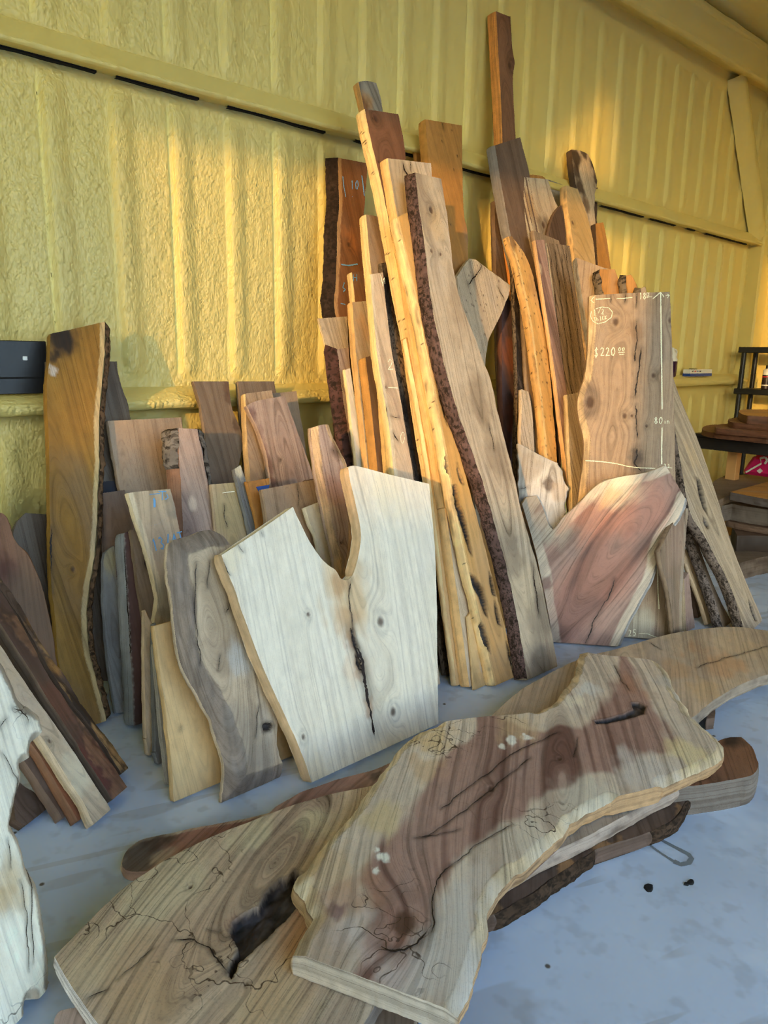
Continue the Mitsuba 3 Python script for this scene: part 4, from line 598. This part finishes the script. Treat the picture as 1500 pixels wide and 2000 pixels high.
S('forked_slab', 'red-figured forked slab with pale rim resting in front of the chalk-priced slab', '1300,909 1318,938 1338,973 1332,1000 1318,1020 1302,1040 1292,1060 1285,1078 1280,1108 1268,1140 1250,1172 1232,1205 1215,1238 1198,1285 1080,1280 1078,1240 1068,1180 1055,1120 1045,1070 1030,1020 1020,985 1028,972 1048,968 1058,985 1066,1008 1072,1026 1080,1034 1090,1026 1098,1012 1112,1000 1130,985 1150,962 1170,945 1190,936 1220,930 1255,925 1275,919', off=3.72, yaw=50, lean=16, ga=-32, sharp=25, t=0.04, wood='redelm', h=0.005, sap=(0.05, 0.045), edge=0.005, contrast=4, streak=1.5, flare=(0, 0.02), sidec=(None, (186, 184, 180)),
  stains=[(1060, 1030, 44, (166, 158, 144), .85), (1035, 990, 30, (158, 150, 138), .85), (1095, 1040, 26, (176, 164, 144), .6), (1215, 948, 36, (226, 212, 180), .7), (1180, 962, 30, (220, 206, 178), .7), (1150, 1010, 46, (196, 128, 98), .4), (1260, 1000, 50, (198, 128, 104), .45), (1170, 1110, 70, (200, 132, 108), .4), (1120, 1200, 60, (176, 128, 114), .4), (1190, 970, 18, (206, 160, 104), .5), (1064, 1140, 14, (110, 60, 54), .7)], cracks=[('1200,1130 1185,1170 1160,1215 1143,1258', 2)], cath=.2, slope=.04, warp=0.13)

# ------------------------------------------------------------ the low boards right of the priced slab
S('long_board', 'long spalted board with a bark left edge and dark splits leaning at the right end', '1314,735 1328,777 1346,820 1365,862 1398,962 1435,1085 1488,1208 1484,1240 1455,1240 1449,1216 1439,1178 1417,1122 1395,1085 1376,1046 1352,1014 1343,985 1332,918 1322,862 1312,800', b=(1471, 1229), yaw=-6, lean=29, t=0.055, wood='spalt', h=0.006, bark={0: True}, barkc=(122, 108, 98), barkt=0.007, flare=(0.0, 0), streak=.8,
  voids=[('1360,932 1367,938 1373,958 1380,995 1381,1004 1373,992 1365,966', 0.03), ('1373,1010 1378,1014 1385,1030 1380,1031 1375,1022', 0.02), ('1462,1172 1468,1182 1478,1212 1474,1212 1466,1192', 0.02)], stains=[(1350, 890, 30, (206, 176, 132), .5)])
S('bark_edge_board', 'dark grey board with bark left edge, next left of the long spalted board', '1347,1022 1354,1032 1370,1080 1395,1150 1430,1217 1428,1245 1414,1240 1403,1190 1388,1150 1366,1085 1350,1045', b=(1412, 1228), yaw=-6, lean=28, t=0.055, wood='greyoak', bark={0: True}, barkc=(126, 114, 108), barkt=0.007, flare=(0.0, 0), stains=[(1390, 1130, 90, (104, 94, 88), .7)])
S('narrow_board', 'pale narrow board bending down beside the bark-edged grey board', '1339,1072 1348,1080 1360,1112 1375,1160 1388,1205 1396,1240 1389,1240 1375,1190 1358,1145 1346,1115 1339,1095', y=1.66, yaw=0, lean=27, t=0.025, wood='sand')
S('narrow_board', 'dark brown splintered board foot in shadow beside the pink-brown post', '1347,1128 1356,1138 1368,1172 1379,1202 1377,1215 1366,1215 1356,1170', b=(1368, 1204), yaw=-6, lean=18, t=0.025, wood='choc')
S('square_post', 'pink-brown square post with a pale left side at the foot of the priced slab', '1336,1132 1345,1118 1351,1180 1358,1224 1356,1250 1341,1250 1339,1200', y=1.70, yaw=0, lean=8, t=0.05, wood='pink', sidec=((188, 168, 138), None), streak=1)
S('live_edge_board', 'grey-pink board with knotted face overlapping the right foot of the priced slab', '1288,1078 1300,1050 1318,1015 1326,992 1345,993 1342,1020 1337,1080 1335,1120 1331,1180 1333,1250 1318,1250 1312,1190 1303,1140 1293,1110', y=1.645, yaw=0, lean=9, t=0.03, wood='greyoak', knots=[(1291, 1076, 3)], sap=(0, 0.03), stains=[(1318, 1050, 50, (168, 140, 122), .6)], edge=0.005, h=0.006)

# ------------------------------------------------------------ planks and dark slabs at the left edge
S('dim_slab', 'dark mottled slab standing in deep shadow against the wall at the far left', '22,1030 50,1002 98,1005 108,1200 112,1400 40,1400 20,1200', y=2.95, lean=20, t=0.035, wood='dim', mott=1.4)
S('rust_slab', 'reddish slab with curved edge in shadow at the far left of the photo', '-420,930 -200,960 0,998 16,1012 26,1052 58,1088 80,1138 94,1200 108,1260 118,1420 -420,1500', y=2.62, lean=20, t=0.04, wood='rust', stains=[(12, 1110, 30, (84, 40, 30), .7), (70, 1200, 80, (112, 88, 66), .7)])
L_ = dict(yaw=-30, lean=40)
S('bark_plank', 'brown plank with flaking golden bark leaning left, rightmost of the slanted planks', '-60,1040 0,1128 36,1176 68,1236 100,1288 124,1312 160,1380 215,1450 250,1500 294,1554 290,1580 272,1580 240,1515 196,1445 150,1385 97,1310 60,1240 0,1148 -60,1065', off=1.56, wood='choc', t=0.05, rough=0.008, flakes=((176, 132, 84), .42, 22), contrast=8, h=0.006, edge=0.006, stains=[(110, 1300, 14, (170, 120, 66), .8), (60, 1215, 14, (160, 112, 60), .7), (230, 1480, 18, (170, 122, 70), .7), (215, 1455, 12, (176, 128, 76), .7), (272, 1540, 14, (170, 140, 98), .7), (150, 1385, 26, (48, 38, 32), .8), (190, 1430, 24, (56, 42, 34), .8), (250, 1515, 18, (50, 42, 38), .8)], **L_)
S('brown_plank', 'thick dark reddish-brown plank leaning left between the bark plank and the pale plank', '-60,1080 0,1150 48,1232 92,1318 148,1396 200,1465 236,1520 262,1558 256,1600 240,1600 216,1556 160,1470 118,1402 66,1320 0,1215 -60,1125', off=1.478, wood='choc', t=0.06, h=0.006, rough=0.003, flakes=((128, 92, 68), .40, 16), mott=1.5, stains=[(190, 1490, 40, (104, 54, 46), .7), (215, 1540, 34, (96, 52, 46), .6), (110, 1370, 40, (112, 70, 54), .6), (240, 1560, 20, (118, 106, 100), .6), (30, 1230, 60, (84, 62, 56), .6)], sidec=((100, 84, 70), None), **L_)
S('pale_plank', 'pale worn plank leaning left, between the brown and the red-brown planks', '-20,1230 60,1350 96,1398 116,1428 150,1478 190,1540 224,1590 222,1640 196,1640 170,1578 120,1500 86,1446 40,1380 -20,1290', off=1.472, wood='sand', t=0.04, h=0.006, stains=[(150, 1510, 30, (226, 214, 186), .6)], knots=[(97, 1447, 4)], **L_)
S('redbrown_plank', 'smooth red-brown plank leaning left beside the pale worn plank', '-20,1300 36,1388 80,1454 126,1523 166,1585 193,1629 192,1664 180,1660 140,1580 96,1504 60,1450 -20,1330', off=1.53, wood='rust', t=0.04, streak=.6, stains=[(140, 1560, 80, (136, 74, 42), .6)], **L_)
S('swirl_plank', 'brown plank with dark swirling grain low at the left beside the red-brown plank', '-5,1366 54,1458 92,1518 134,1585 174,1648 170,1686 160,1680 130,1610 90,1550 50,1490 0,1420', off=1.585, wood='walnut', t=0.04, streak=1.5, stains=[(110, 1560, 16, (80, 52, 36), .6)], **L_)
S('gnarled_offcut', 'dark gnarled slab offcut in the shadow beside the pale foreground slab', '30,1520 60,1545 95,1562 112,1572 140,1590 158,1640 150,1670 120,1670 60,1620 30,1600', off=1.67, yaw=-30, lean=40, t=0.04, wood='choc', contrast=6, edge=0.01)
S('pale_slab', 'bleached pale slab with ragged live edge in the left foreground', '-520,1130 -300,1200 -120,1245 0,1279 12,1288 26,1312 35,1335 38,1355 50,1372 74,1384 87,1398 89,1412 80,1432 70,1450 66,1472 48,1490 50,1512 47,1536 38,1560 30,1608 41,1626 50,1652 62,1692 79,1722 90,1762 98,1830 105,1872 106,1950 60,1950 48,2010 -170,2060 -520,2100', b=(100, 1925), yaw=-30, lean=17, t=0.075, wood='bleach', sharp=30, spalt=0.25, warp=.09, streak=.35, mott=.6, h=0.0045, edge=0.008, wane=(0.022, 0.02, (176, 162, 140), (1,)), flare=(0, 0.0), rough=0.003, sidec=(None, (92, 80, 68)), contrast=2,
  cracks=[('25,1383 40,1390 52,1402 56,1414', 3), ('0,1420 14,1402', 3), ('5,1470 30,1520 38,1560', 1.3), ('60,1690 64,1780 66,1880', 1.6), ('40,1720 50,1800 58,1900', 1.2), ('15,1640 22,1700', 1.3)], stains=[(8, 1720, 34, (196, 164, 112), .5), (30, 1740, 30, (210, 180, 130), .5), (0, 1760, 24, (190, 156, 104), .45), (62, 1700, 40, (200, 186, 160), .5)])

# ------------------------------------------------------------ slabs lying on the floor, bottom up
S('dark_slab', 'dark-barked slab lowest in the floor stack under the big slab', '1345,1545 1330,1588 1280,1622 1200,1648 1150,1664 1090,1708 1030,1748 990,1772 955,1792 930,1795 900,1740 1000,1640 1150,1560 1250,1520', z=0.055, t=0.05, flakes=((150, 112, 74), .40, 14), ga=-52, lean=90, wood='choc', bark={1: True, 0: True}, barkt=0.010, barkc=(74, 58, 46), edge=0.006, endc=(84, 64, 50), h=0.009)
S('grey_slab', 'grey-brown slab in the floor stack directly under the big slab', '1335,1535 1268,1566 1225,1590 1150,1632 1080,1664 1020,1694 985,1716 960,1730 930,1700 1000,1600 1150,1530 1250,1500 1330,1480', z=0.109, t=0.05, ga=-52, lean=90, wood='grey', edge=0.006, stains=[(1150, 1600, 90, (176, 158, 140), .5)], sidec=((164, 146, 130), (164, 146, 130)), endc=(164, 146, 130), h=0.009)
S('gnarled_log', 'short thick dark log slab at the right end of the floor stack', '1392,1452 1420,1440 1448,1440 1470,1456 1480,1486 1479,1512 1440,1522 1392,1530 1340,1536 1280,1542 1300,1510 1350,1470', z=0.110, t=0.11, ga=-60, lean=90, wood='rust', edge=0.008, h=0.008, rough=0.006, endc=(118, 108, 98), sidec=((118, 108, 98), (118, 108, 98)), stains=[(1428, 1446, 22, (36, 30, 30), .9)], contrast=5)
S('small_block', 'small wooden block supporting the tan slab on the floor', '1382,1385 1392,1378 1398,1386 1396,1402 1380,1404', z=0.05, t=0.05, lean=90, wood='walnut')
S('tan_slab', 'wide tan slab with a curved grey live edge lying flat at the right', '960,1398 985,1374 1020,1345 1060,1322 1110,1296 1150,1280 1205,1268 1290,1242 1335,1233 1380,1227 1440,1223 1500,1232 1640,1250 1640,1290 1500,1316 1462,1330 1430,1345 1400,1364 1372,1384 1352,1404 1280,1430 1150,1450 1000,1425', z=0.106, t=0.05, ga=-62, lean=90, wood='sand', h=0.007, edge=0.004, endc=(150, 136, 120), sidec=((150, 136, 120), (150, 136, 120)), stains=[(1400, 1290, 60, (196, 140, 86), .5), (1330, 1310, 40, (190, 150, 104), .5), (1150, 1350, 120, (150, 136, 122), .5), (1450, 1260, 60, (206, 176, 136), .5), (1380, 1345, 40, (206, 170, 118), .5)], cracks=[('1500,1262 1440,1280 1400,1290 1360,1305', 1.5), ('1270,1255 1290,1268', 1.4)])
S('bark_strip_slab', 'long thin reddish slab with a gnarled bark end lying at the left rear of the floor stack', '236,1690 240,1672 255,1655 275,1640 310,1632 360,1622 420,1610 470,1600 520,1590 560,1575 600,1560 620,1600 500,1640 400,1680 345,1692 300,1702 250,1704', z=0.032, t=0.031, ga=-68, lean=90, wood='redelm', h=0.006, edge=0.005, rough=0.004, stains=[(290, 1655, 40, (66, 54, 50), .95), (270, 1685, 40, (92, 84, 80), .9), (330, 1640, 12, (70, 58, 52), .7), (320, 1672, 18, (196, 178, 156), .6), (420, 1630, 60, (150, 98, 84), .6)], sap=(0.012, 0), contrast=4)
S('redbrown_slab', 'reddish-brown slab with dark wavy edge just behind the white slab foot, lying flat', '498,1614 520,1592 545,1570 590,1546 625,1534 665,1520 700,1512 735,1502 765,1488 800,1476 840,1500 820,1580 700,1620 560,1640', z=0.064, t=0.031, ga=-68, lean=90, wood='redelm', h=0.006, edge=0.005, stains=[(640, 1545, 90, (150, 100, 84), .5), (735, 1515, 12, (70, 54, 48), .7)])
S('small_block', 'pinkish wooden block under the left corner of the floor slab with the black cavity', '104,1990 118,1974 150,1966 200,1975 230,2010 200,2050 110,2040', z=0.06, t=0.06, lean=90, ga=-30, wood='pink', endc=(190, 186, 190), edge=0.003, sidec=((190, 186, 190), (190, 186, 190)))
S('floor_plank', 'grey-brown plank under the near end of the big slab at the bottom edge', '640,1990 715,1945 760,1950 812,1982 800,2040 640,2060', z=0.052, t=0.05, lean=90, ga=-50, wood='greyoak')
S('cavity_slab', 'wide swirling tan slab with a long black bark cavity lying at the lower left', '106,1868 122,1852 160,1812 200,1772 232,1742 262,1720 300,1694 342,1669 400,1640 440,1623 480,1608 520,1592 560,1576 600,1564 640,1552 700,1540 750,1530 830,1560 880,1650 860,1760 800,1860 738,1952 726,1975 700,2020 640,2080 300,2100 200,2010 180,1985 150,1942 126,1905', z=0.112, t=0.048, ga=-58, lean=90, wood='sand', h=0.0042, edge=0.004, streak=1.4, contrast=5, cath=.04, slope=.09, sap=(0, 0), spalt=0.5, warp=0.09, endc=(206, 200, 194), sidec=((206, 196, 186), (120, 108, 98)), barkt=0.01,
  voids=[('575,1698 566,1712 548,1716 532,1730 520,1742 505,1772 488,1778 468,1790 455,1800 450,1822 458,1838 466,1852 450,1880 446,1905 452,1912 466,1880 482,1868 500,1850 520,1835 540,1812 560,1795 580,1770 592,1750 600,1735 598,1712', 0.028)],
  cracks=[('340,1836 380,1838 410,1852 432,1884 446,1898', 2.2), ('230,1912 280,1868 300,1850', 1.4), ('170,1950 215,1930', 2.5), ('430,1820 400,1815', 1.3)], knots=[(372, 1732, 5), (480, 1922, 3)],
  stains=[(300, 1740, 90, (206, 192, 156), .55), (200, 1850, 80, (204, 182, 142), .5), (330, 1900, 90, (178, 142, 110), .45), (420, 1800, 80, (186, 160, 134), .5), (600, 1800, 50, (176, 124, 88), .6), (560, 1890, 70, (180, 132, 96), .5), (280, 1960, 60, (196, 164, 122), .5), (620, 1600, 50, (214, 202, 160), .5), (500, 1630, 50, (214, 204, 164), .5), (520, 1980, 70, (196, 172, 130), .5), (460, 1800, 26, (150, 116, 104), .5)])
S('big_slab', 'biggest live-edge slab with red-brown heartwood and pale spalted rim, topmost on the floor stack', '570,1858 592,1825 606,1800 612,1786 598,1770 590,1752 578,1735 575,1717 600,1688 640,1634 670,1604 700,1572 726,1534 746,1504 770,1480 784,1450 802,1437 848,1413 900,1404 960,1398 1020,1395 1062,1384 1092,1358 1108,1332 1124,1311 1133,1272 1180,1280 1240,1284 1286,1291 1309,1318 1320,1348 1342,1376 1356,1402 1380,1420 1402,1436 1413,1456 1414,1474 1394,1490 1332,1516 1290,1534 1250,1545 1200,1556 1152,1580 1124,1597 1082,1640 1040,1680 992,1712 964,1756 948,1790 946,1832 936,1880 920,1922 900,1962 888,1976 820,1950 720,1913 640,1884', z=0.176, t=0.062, ga=-52, lean=90, wood='redelm', h=0.0036, edge=0.013, sap=(0.155, 0.135), spalt=0.8, warp=0.08, streak=1.7, contrast=4, cath=.015, slope=.075, endc=(190, 178, 160), sidec=((190, 160, 120), (176, 140, 100)), wane=(0.03, 0.014, (200, 180, 146), (0, 1)), flare=(0.0, -0.012), rough=0.002,
  cracks=[('1090,1430 1000,1470 940,1520 885,1560 860,1580', 2.6), ('1035,1480 985,1520 940,1555 880,1605 830,1635', 2.4), ('810,1636 850,1632 900,1618', 2.2), ('880,1690 850,1720 842,1760 846,1800 842,1822', 2.6), ('744,1848 760,1856 790,1855 815,1842 834,1820', 4.5), ('1000,1610 950,1640 905,1672 880,1690', 1.6), ('1200,1300 1216,1330 1230,1350', 1.5), ('1128,1440 1130,1460 1120,1480', 1.2)],
  voids=[('1232,1372 1248,1372 1262,1380 1258,1394 1240,1400 1218,1406 1190,1412 1164,1414 1160,1408 1190,1402 1220,1394 1236,1386', 0.012)], knots=[(960, 1541, 9), (1092, 1482, 6), (790, 1800, 26)],
  stains=[(1150, 1345, 34, (214, 210, 200), .9), (1125, 1370, 26, (232, 222, 196), .7), (850, 1440, 50, (204, 170, 104), .6), (830, 1500, 40, (196, 158, 108), .5), (740, 1600, 40, (206, 184, 132), .6), (650, 1700, 50, (204, 172, 126), .5), (700, 1760, 50, (178, 132, 104), .5), (900, 1800, 60, (204, 198, 188), .75), (880, 1880, 70, (200, 194, 184), .75), (700, 1830, 40, (206, 196, 190), .6), (780, 1900, 40, (206, 198, 190), .6), (930, 1720, 40, (206, 196, 182), .6), (1340, 1470, 40, (222, 204, 154), .7), (1260, 1500, 60, (206, 198, 188), .7), (1330, 1420, 50, (200, 186, 166), .6), (1150, 1560, 70, (208, 202, 184), .6), (1040, 1640, 60, (206, 196, 176), .6), (1010, 1420, 60, (200, 172, 130), .6), (660, 1780, 16, (110, 78, 84), .7), (1290, 1330, 26, (196, 188, 176), .6), (760, 1830, 40, (160, 116, 100), .5), (1230, 1340, 50, (168, 118, 84), .5), (1340, 1360, 26, (196, 190, 182), .6), (640, 1850, 40, (176, 150, 128), .5), (590, 1740, 22, (236, 222, 190), .8), (742, 1672, 9, (240, 240, 226), .9), (752, 1676, 8, (240, 240, 226), .9), (738, 1660, 6, (240, 240, 226), .8), (735, 1700, 6, (240, 240, 226), .8), (1000, 1446, 14, (240, 236, 222), .9), (1030, 1440, 12, (240, 236, 222), .8), (980, 1458, 9, (236, 232, 216), .8)])

# ------------------------------------------------------------ things on and by the wall
def thing(name, label, cat):
    k = num(name); labels[k] = {'label': label, 'category': cat}; return k
def part(parent, name, mesh, mat, label=None, smooth=False):
    k = num(f'{parent}__{name}'); scene[k] = mikit.ply(trimesh.Trimesh(*mesh, process=False), mat, smooth=smooth)
    if label: labels[k] = {'label': label}
    return k
t = thing('plastic_panel', 'black plastic panel standing on the ledge at the far left', 'panel')
part(t, 'sheet', bx(-0.4, 1.09, WY-0.105, WY-0.090, 1.303, 1.535, 0.003), 'black_plastic')
part(t, 'ridge', bx(-0.4, 1.09, WY-0.108, WY-0.104, 1.37, 1.378), 'gap_black')
part(t, 'rivet', bx(0.985, 1.005, WY-0.109, WY-0.104, 1.45, 1.468, 0.002), 'white_dot', 'white dot')
# the jug and the box on the ledge
def at(p, y): return on_plane(np.array(p, float), np.array([0, y, 0]), np.array([0, 1.0, 0]))
LZ = 1.321
p = at((1309, 735), WY-0.085)
t = thing('jug', 'white-topped dark purple jug on the ledge behind the chalk-priced slab', 'jug'); cx, cy = p[0]-0.01, WY-0.082
part(t, 'body', lathe([(0, 0), (.052, 0), (.058, .01), (.062, .08), (.060, .15), (.0, .15)], (cx, cy, LZ), 22), 'purple_bottle', smooth=30)
part(t, 'shoulder', lathe([(.060, .150), (.060, .165), (.045, .22), (.022, .255), (.020, .28), (0, .28)], (cx, cy, LZ), 22), 'white_plastic', smooth=30)
hp = [(.046, .17), (.085, .175), (.098, .20), (.094, .245), (.07, .262), (.018, .262)]
part(t, 'handle', cat_mesh([rod((cx+a[0], cy, LZ+a[1]), (cx+b[0], cy, LZ+b[1]), .010, .010, 10) for a, b in zip(hp[:-1], hp[1:])]), 'white_plastic', 'white loop handle', smooth=40)
a, b = at((1343, 736), WY-0.11), at((1385, 737), WY-0.11)
t = thing('carton', 'small blue and white carton lying on the ledge', 'box'); x0, x1 = a[0], b[0]
part(t, 'carton_body', bx(x0, x1, WY-0.135, WY-0.055, LZ, LZ+0.072, 0.004), 'white_plastic')
part(t, 'blue_band', bx(x0-0.001, x1+0.001, WY-0.1365, WY-0.054, LZ+0.002, LZ+0.032, 0.002), 'blue_print', 'blue lower half')
part(t, 'lid_flap', bx(x0+0.09, x0+0.17, WY-0.12, WY-0.07, LZ+0.0715, LZ+0.078, 0.002), 'black_plastic', 'dark tab on top')
r5 = np.random.default_rng(5)
for i in range(4): part(t, 'printed_mark', bx(x0+0.03+0.055*i, x0+0.06+0.055*i, WY-0.1362, WY-0.1345, LZ+0.045, LZ+0.058), ('dark_label', 'red_vinyl', 'blue_print', 'dark_label')[i])
# black shelving in the far corner
t = thing('shelf_rack', 'black plastic shelving rack in the far corner behind the workbench', 'shelf'); X0, Y0 = 8.20, 3.40
for k_, z_ in enumerate((1.63, 1.19, 0.70, 0.22)):
    s_ = part(t, 'shelf', bx(X0-0.02, X0+0.37, Y0-0.92, Y0+0.02, z_-0.06, z_, 0.006), 'black_plastic')
for yy in (Y0-0.03, Y0-0.87):
    for xx in (X0+0.02, X0+0.33): part(t, 'post', rod((xx, yy, 0), (xx, yy, 1.60), 0.026, 0.026, 14), 'black_plastic', smooth=30)
t = thing('bottle', 'dark bottle with white shoulder and black cap on the black shelving', 'bottle'); p = at((1483, 750), 3.20); cx, cy = X0+0.09, 3.135
part(t, 'body', lathe([(0, 0), (.038, 0), (.042, .006), (.042, .15), (0, .15)], (cx, cy, 1.192), 20), 'dark_label', smooth=30)
part(t, 'label_band', lathe([(.0425, .035), (.0425, .048)], (cx, cy, 1.192), 20), 'white_plastic', smooth=True); part(t, 'label_band', lathe([(.0425, .125), (.0425, .135)], (cx, cy, 1.192), 20), 'red_vinyl', smooth=True)
part(t, 'shoulder', lathe([(.042, .15), (.041, .19), (.036, .205), (.02, .215), (0, .215)], (cx, cy, 1.192), 20), 'white_plastic', smooth=30)
part(t, 'cap', lathe([(.019, .212), (.019, .248), (.016, .252), (0, .252)], (cx, cy, 1.192), 16), 'black_plastic', smooth=30)
# workbench with slices of wood
zt = 0.90
def fl_(p, z): return on_plane(np.array(p, float), np.array([0, 0, z]), np.array([0, 0, 1.0]))
A, Bp = fl_((1353, 846), zt), fl_((1495, 860), zt); ux = (Bp-A)/np.linalg.norm(Bp-A); uy = np.array([-ux[1], ux[0], 0])
if uy @ (A-CAM) < 0: uy = -uy
def obox(a0, a1, b0, b1, z0, z1, bev=0.004):
    v, f = bx(a0, a1, b0, b1, 0, z1-z0, bev); P3 = A*[1, 1, 0]+v[:, :1]*ux+v[:, 1:2]*uy+np.array([0, 0, 1.0])*(v[:, 2:]+z0)
    return P3, (f if np.cross(ux, uy)[2] > 0 else f[:, ::-1])
flat('bench_wood', (196, 150, 96), 0.7)
t = thing('workbench', 'dark-topped workbench carrying stacked wood slices at the right edge', 'workbench')
part(t, 'worktop', obox(0, 2.2, 0, 0.62, zt-0.025, zt), 'dark_paint'); part(t, 'apron', obox(0.02, 2.18, 0.01, 0.04, zt-0.12, zt-0.026), 'dark_paint')
part(t, 'rail', obox(0.08, 2.05, 0.355, 0.39, zt-0.16, zt-0.03), 'bench_wood', 'plain wooden rail')
for a_, b_ in ((0.12, 0.40), (1.95, 0.06), (1.95, 0.50)): part(t, 'leg', obox(a_, a_+0.085, b_, b_+0.085, 0, zt-0.026), 'bench_wood', 'plain wooden leg')
SL = dict(lean=90, h=0.012, endc=(104, 66, 46), sidec=((104, 66, 46), (104, 66, 46)))
S('wood_slice', 'lowest dark-barked wood slice on the workbench', '1369,838 1377,831 1396,829 1440,832 1520,838 1560,850 1500,856 1440,850 1400,846 1380,843', z=zt+0.042, t=0.042, ga=30, wood='rust', **SL)
S('wood_slice', 'long square-sided wood slice second from the bottom on the workbench', '1396,829 1430,827 1495,831 1560,838 1530,848 1470,842 1420,838 1398,836', z=zt+0.086, t=0.043, ga=30, wood='rust', **SL)
S('wood_slice', 'wood slice third from the bottom on the workbench', '1421,818 1440,815 1500,818 1560,824 1540,834 1480,829 1440,826 1424,824', z=zt+0.130, t=0.043, ga=30, wood='rust', **SL)
S('wood_slice', 'topmost pale wood slice of the stack on the workbench', '1441,801 1460,799 1520,800 1580,806 1560,818 1500,814 1460,812 1446,808', z=zt+0.190, t=0.059, ga=30, wood='honey', **SL)
t = thing('pink_bag', 'magenta and red bag with a white curved mark under the workbench', 'bag')
bz, g0 = 0.557, fl_((1452, 925), 0.56)
v, f = bx(-0.02, 0.62, 0.0, 0.20, 0, 0.18, 0.03); bag = lambda v: g0*[1, 1, 0]+v[:, :1]*ux+(v[:, 1:2]-0.02)*uy+np.array([0, 0, 1.0])*(v[:, 2:]+bz)+(v[:, 2:]/0.2)*0.10*ux*(v[:, :1] < 0.1)
part(t, 'bag_body', (bag(v), f), 'pink_vinyl'); v2, f2_ = bx(0.02, 0.62, -0.004, 0.1, 0.14, 0.183, 0.004); part(t, 'red_trim', (bag(v2), f2_), 'red_vinyl', 'red upper trim')
arc = np.array([[0.02, 0.02], [0.05, 0.06], [0.09, 0.11], [0.13, 0.15], [0.17, 0.165], [0.19, 0.14], [0.17, 0.11]]); mk = []
for a_, b_ in zip(arc[:-1], arc[1:]):
    d = (b_-a_)/np.linalg.norm(b_-a_); n2 = np.array([-d[1], d[0]])*0.009; q = np.array([a_+n2, a_-n2, b_-n2, b_+n2]); mk.append((bag(np.stack([q[:, 0], np.full(4, -0.006), q[:, 1]], 1)), np.array([[0, 1, 2], [0, 2, 3]])))
q = np.array([[0.115, 0.045], [0.14, 0.07], [0.165, 0.05], [0.14, 0.025]]); mk.append((bag(np.stack([q[:, 0], np.full(4, -0.006), q[:, 1]], 1)), np.array([[0, 1, 2], [0, 2, 3]])))
part(t, 'white_mark', cat_mesh(mk), 'white_plastic', 'white curved mark and small square')
# the stack of slabs on the floor under and before the workbench
ST = dict(lean=90, h=0.011, ga=40)
S('stacked_slab', 'thick grey slab at the bottom of the stack beside the workbench', '1434,1056 1470,1046 1520,1040 1640,1050 1640,1090 1520,1082 1470,1092 1445,1100 1436,1085', z=0.13, t=0.13, wood='dim', edge=0.01, endc=(112, 98, 86), sidec=((112, 98, 86), (112, 98, 86)), **ST)
S('stacked_slab', 'dark slab second from the bottom of the stack beside the workbench', '1426,1020 1460,1016 1520,1012 1640,1020 1640,1060 1540,1050 1480,1046 1440,1046', z=0.25, t=0.118, wood='choc', endc=(52, 44, 40), sidec=((52, 44, 40), (52, 44, 40)), **ST)
S('stacked_slab', 'thin brown board projecting left in the middle of the stack beside the workbench', '1416,1014 1440,1004 1500,998 1640,1010 1640,1050 1510,1034 1460,1026 1422,1018', z=0.30, t=0.045, wood='walnut', **ST)
S('stacked_slab', 'grey-edged slab above the thin brown board in the stack beside the workbench', '1410,988 1428,978 1500,966 1640,980 1640,1020 1520,998 1460,990 1430,984', z=0.43, t=0.125, wood='darkoak', endc=(110, 102, 96), sidec=((110, 102, 96), (110, 102, 96)), **ST)
S('stacked_slab', 'large grey-brown slab spreading left near the top of the stack beside the workbench', '1389,944 1402,934 1424,928 1470,927 1560,930 1660,945 1640,990 1540,972 1480,966 1440,966 1424,966 1402,978 1394,965', z=0.495, t=0.06, wood='darkoak', streak=.6, **ST)
S('stacked_slab', 'tan slab on top of the stack beside the workbench', '1426,961 1455,953 1484,945 1510,938 1600,940 1680,955 1640,1000 1540,982 1480,972', z=0.555, t=0.058, wood='honey', endc=(98, 90, 86), sidec=((98, 90, 86), (98, 90, 86)), **ST)
# marks and chips on the floor
def floor_ribbon(P, wp, mat):
    L2 = resample_open(np.array([fl_(q, 0.0) for q in pts(P)])[:, :2], 0.01); d = np.gradient(L2, axis=0); d /= np.linalg.norm(d, axis=1, keepdims=True); nn = np.stack([-d[:, 1], d[:, 0]], 1)
    wv = wp*(0.7+0.6*nnoise(np.stack([L2[:, 0]*30, L2[:, 1]*30, L2[:, 0]*0], -1)))[:, None]; M = len(L2); i = np.arange(M-1)
    return np.vstack([np.c_[L2+nn*wv, np.full(M, 0.0012)], np.c_[L2-nn*wv, np.full(M, 0.0012)]]), np.vstack([np.stack([i, i+M, i+M+1], 1), np.stack([i, i+M+1, i+1], 1)])
scene['floor__glue_mark'] = mikit.ply(floor_ribbon('1264,1647 1262,1640 1270,1635 1284,1637 1310,1651 1345,1669 1351,1677 1345,1686 1330,1689 1316,1683', 0.009, None), 'floor_glue'); labels['floor__glue_mark'] = {'label': 'open rectangular glue outline left on the concrete'}
scene['floor__glue_mark_001'] = mikit.ply(floor_ribbon('1265,1647 1278,1658 1294,1669 1316,1683', 0.005, None), 'floor_glue'); labels['floor__glue_mark_001'] = {'label': 'fainter long side of the glue outline'}
for px, r_, lb in (((1267, 1735), .016, 'large dark bark chip lying alone on the open floor'), ((1349, 1723), .010, 'small dark bark chip on the floor below the glue outline'), ((1340, 1727), .007, 'tiny dark crumb beside the small bark chip on the floor')):
    c = fl_(px, 0.0); q = np.arange(9)*2*np.pi/9; rr = r_*(0.7+0.5*r5.random(9)); ring = np.stack([rr*np.cos(q)*1.3, rr*np.sin(q), 0*q], 1)
    m_ = trimesh.convex.convex_hull(np.vstack([ring+c, ring*0.7+c+[0, 0, 0.004]])); k = num('bark_chip'); scene[k] = mikit.ply(m_, 'gap_black'); tag(k, lb, 'bark chip')
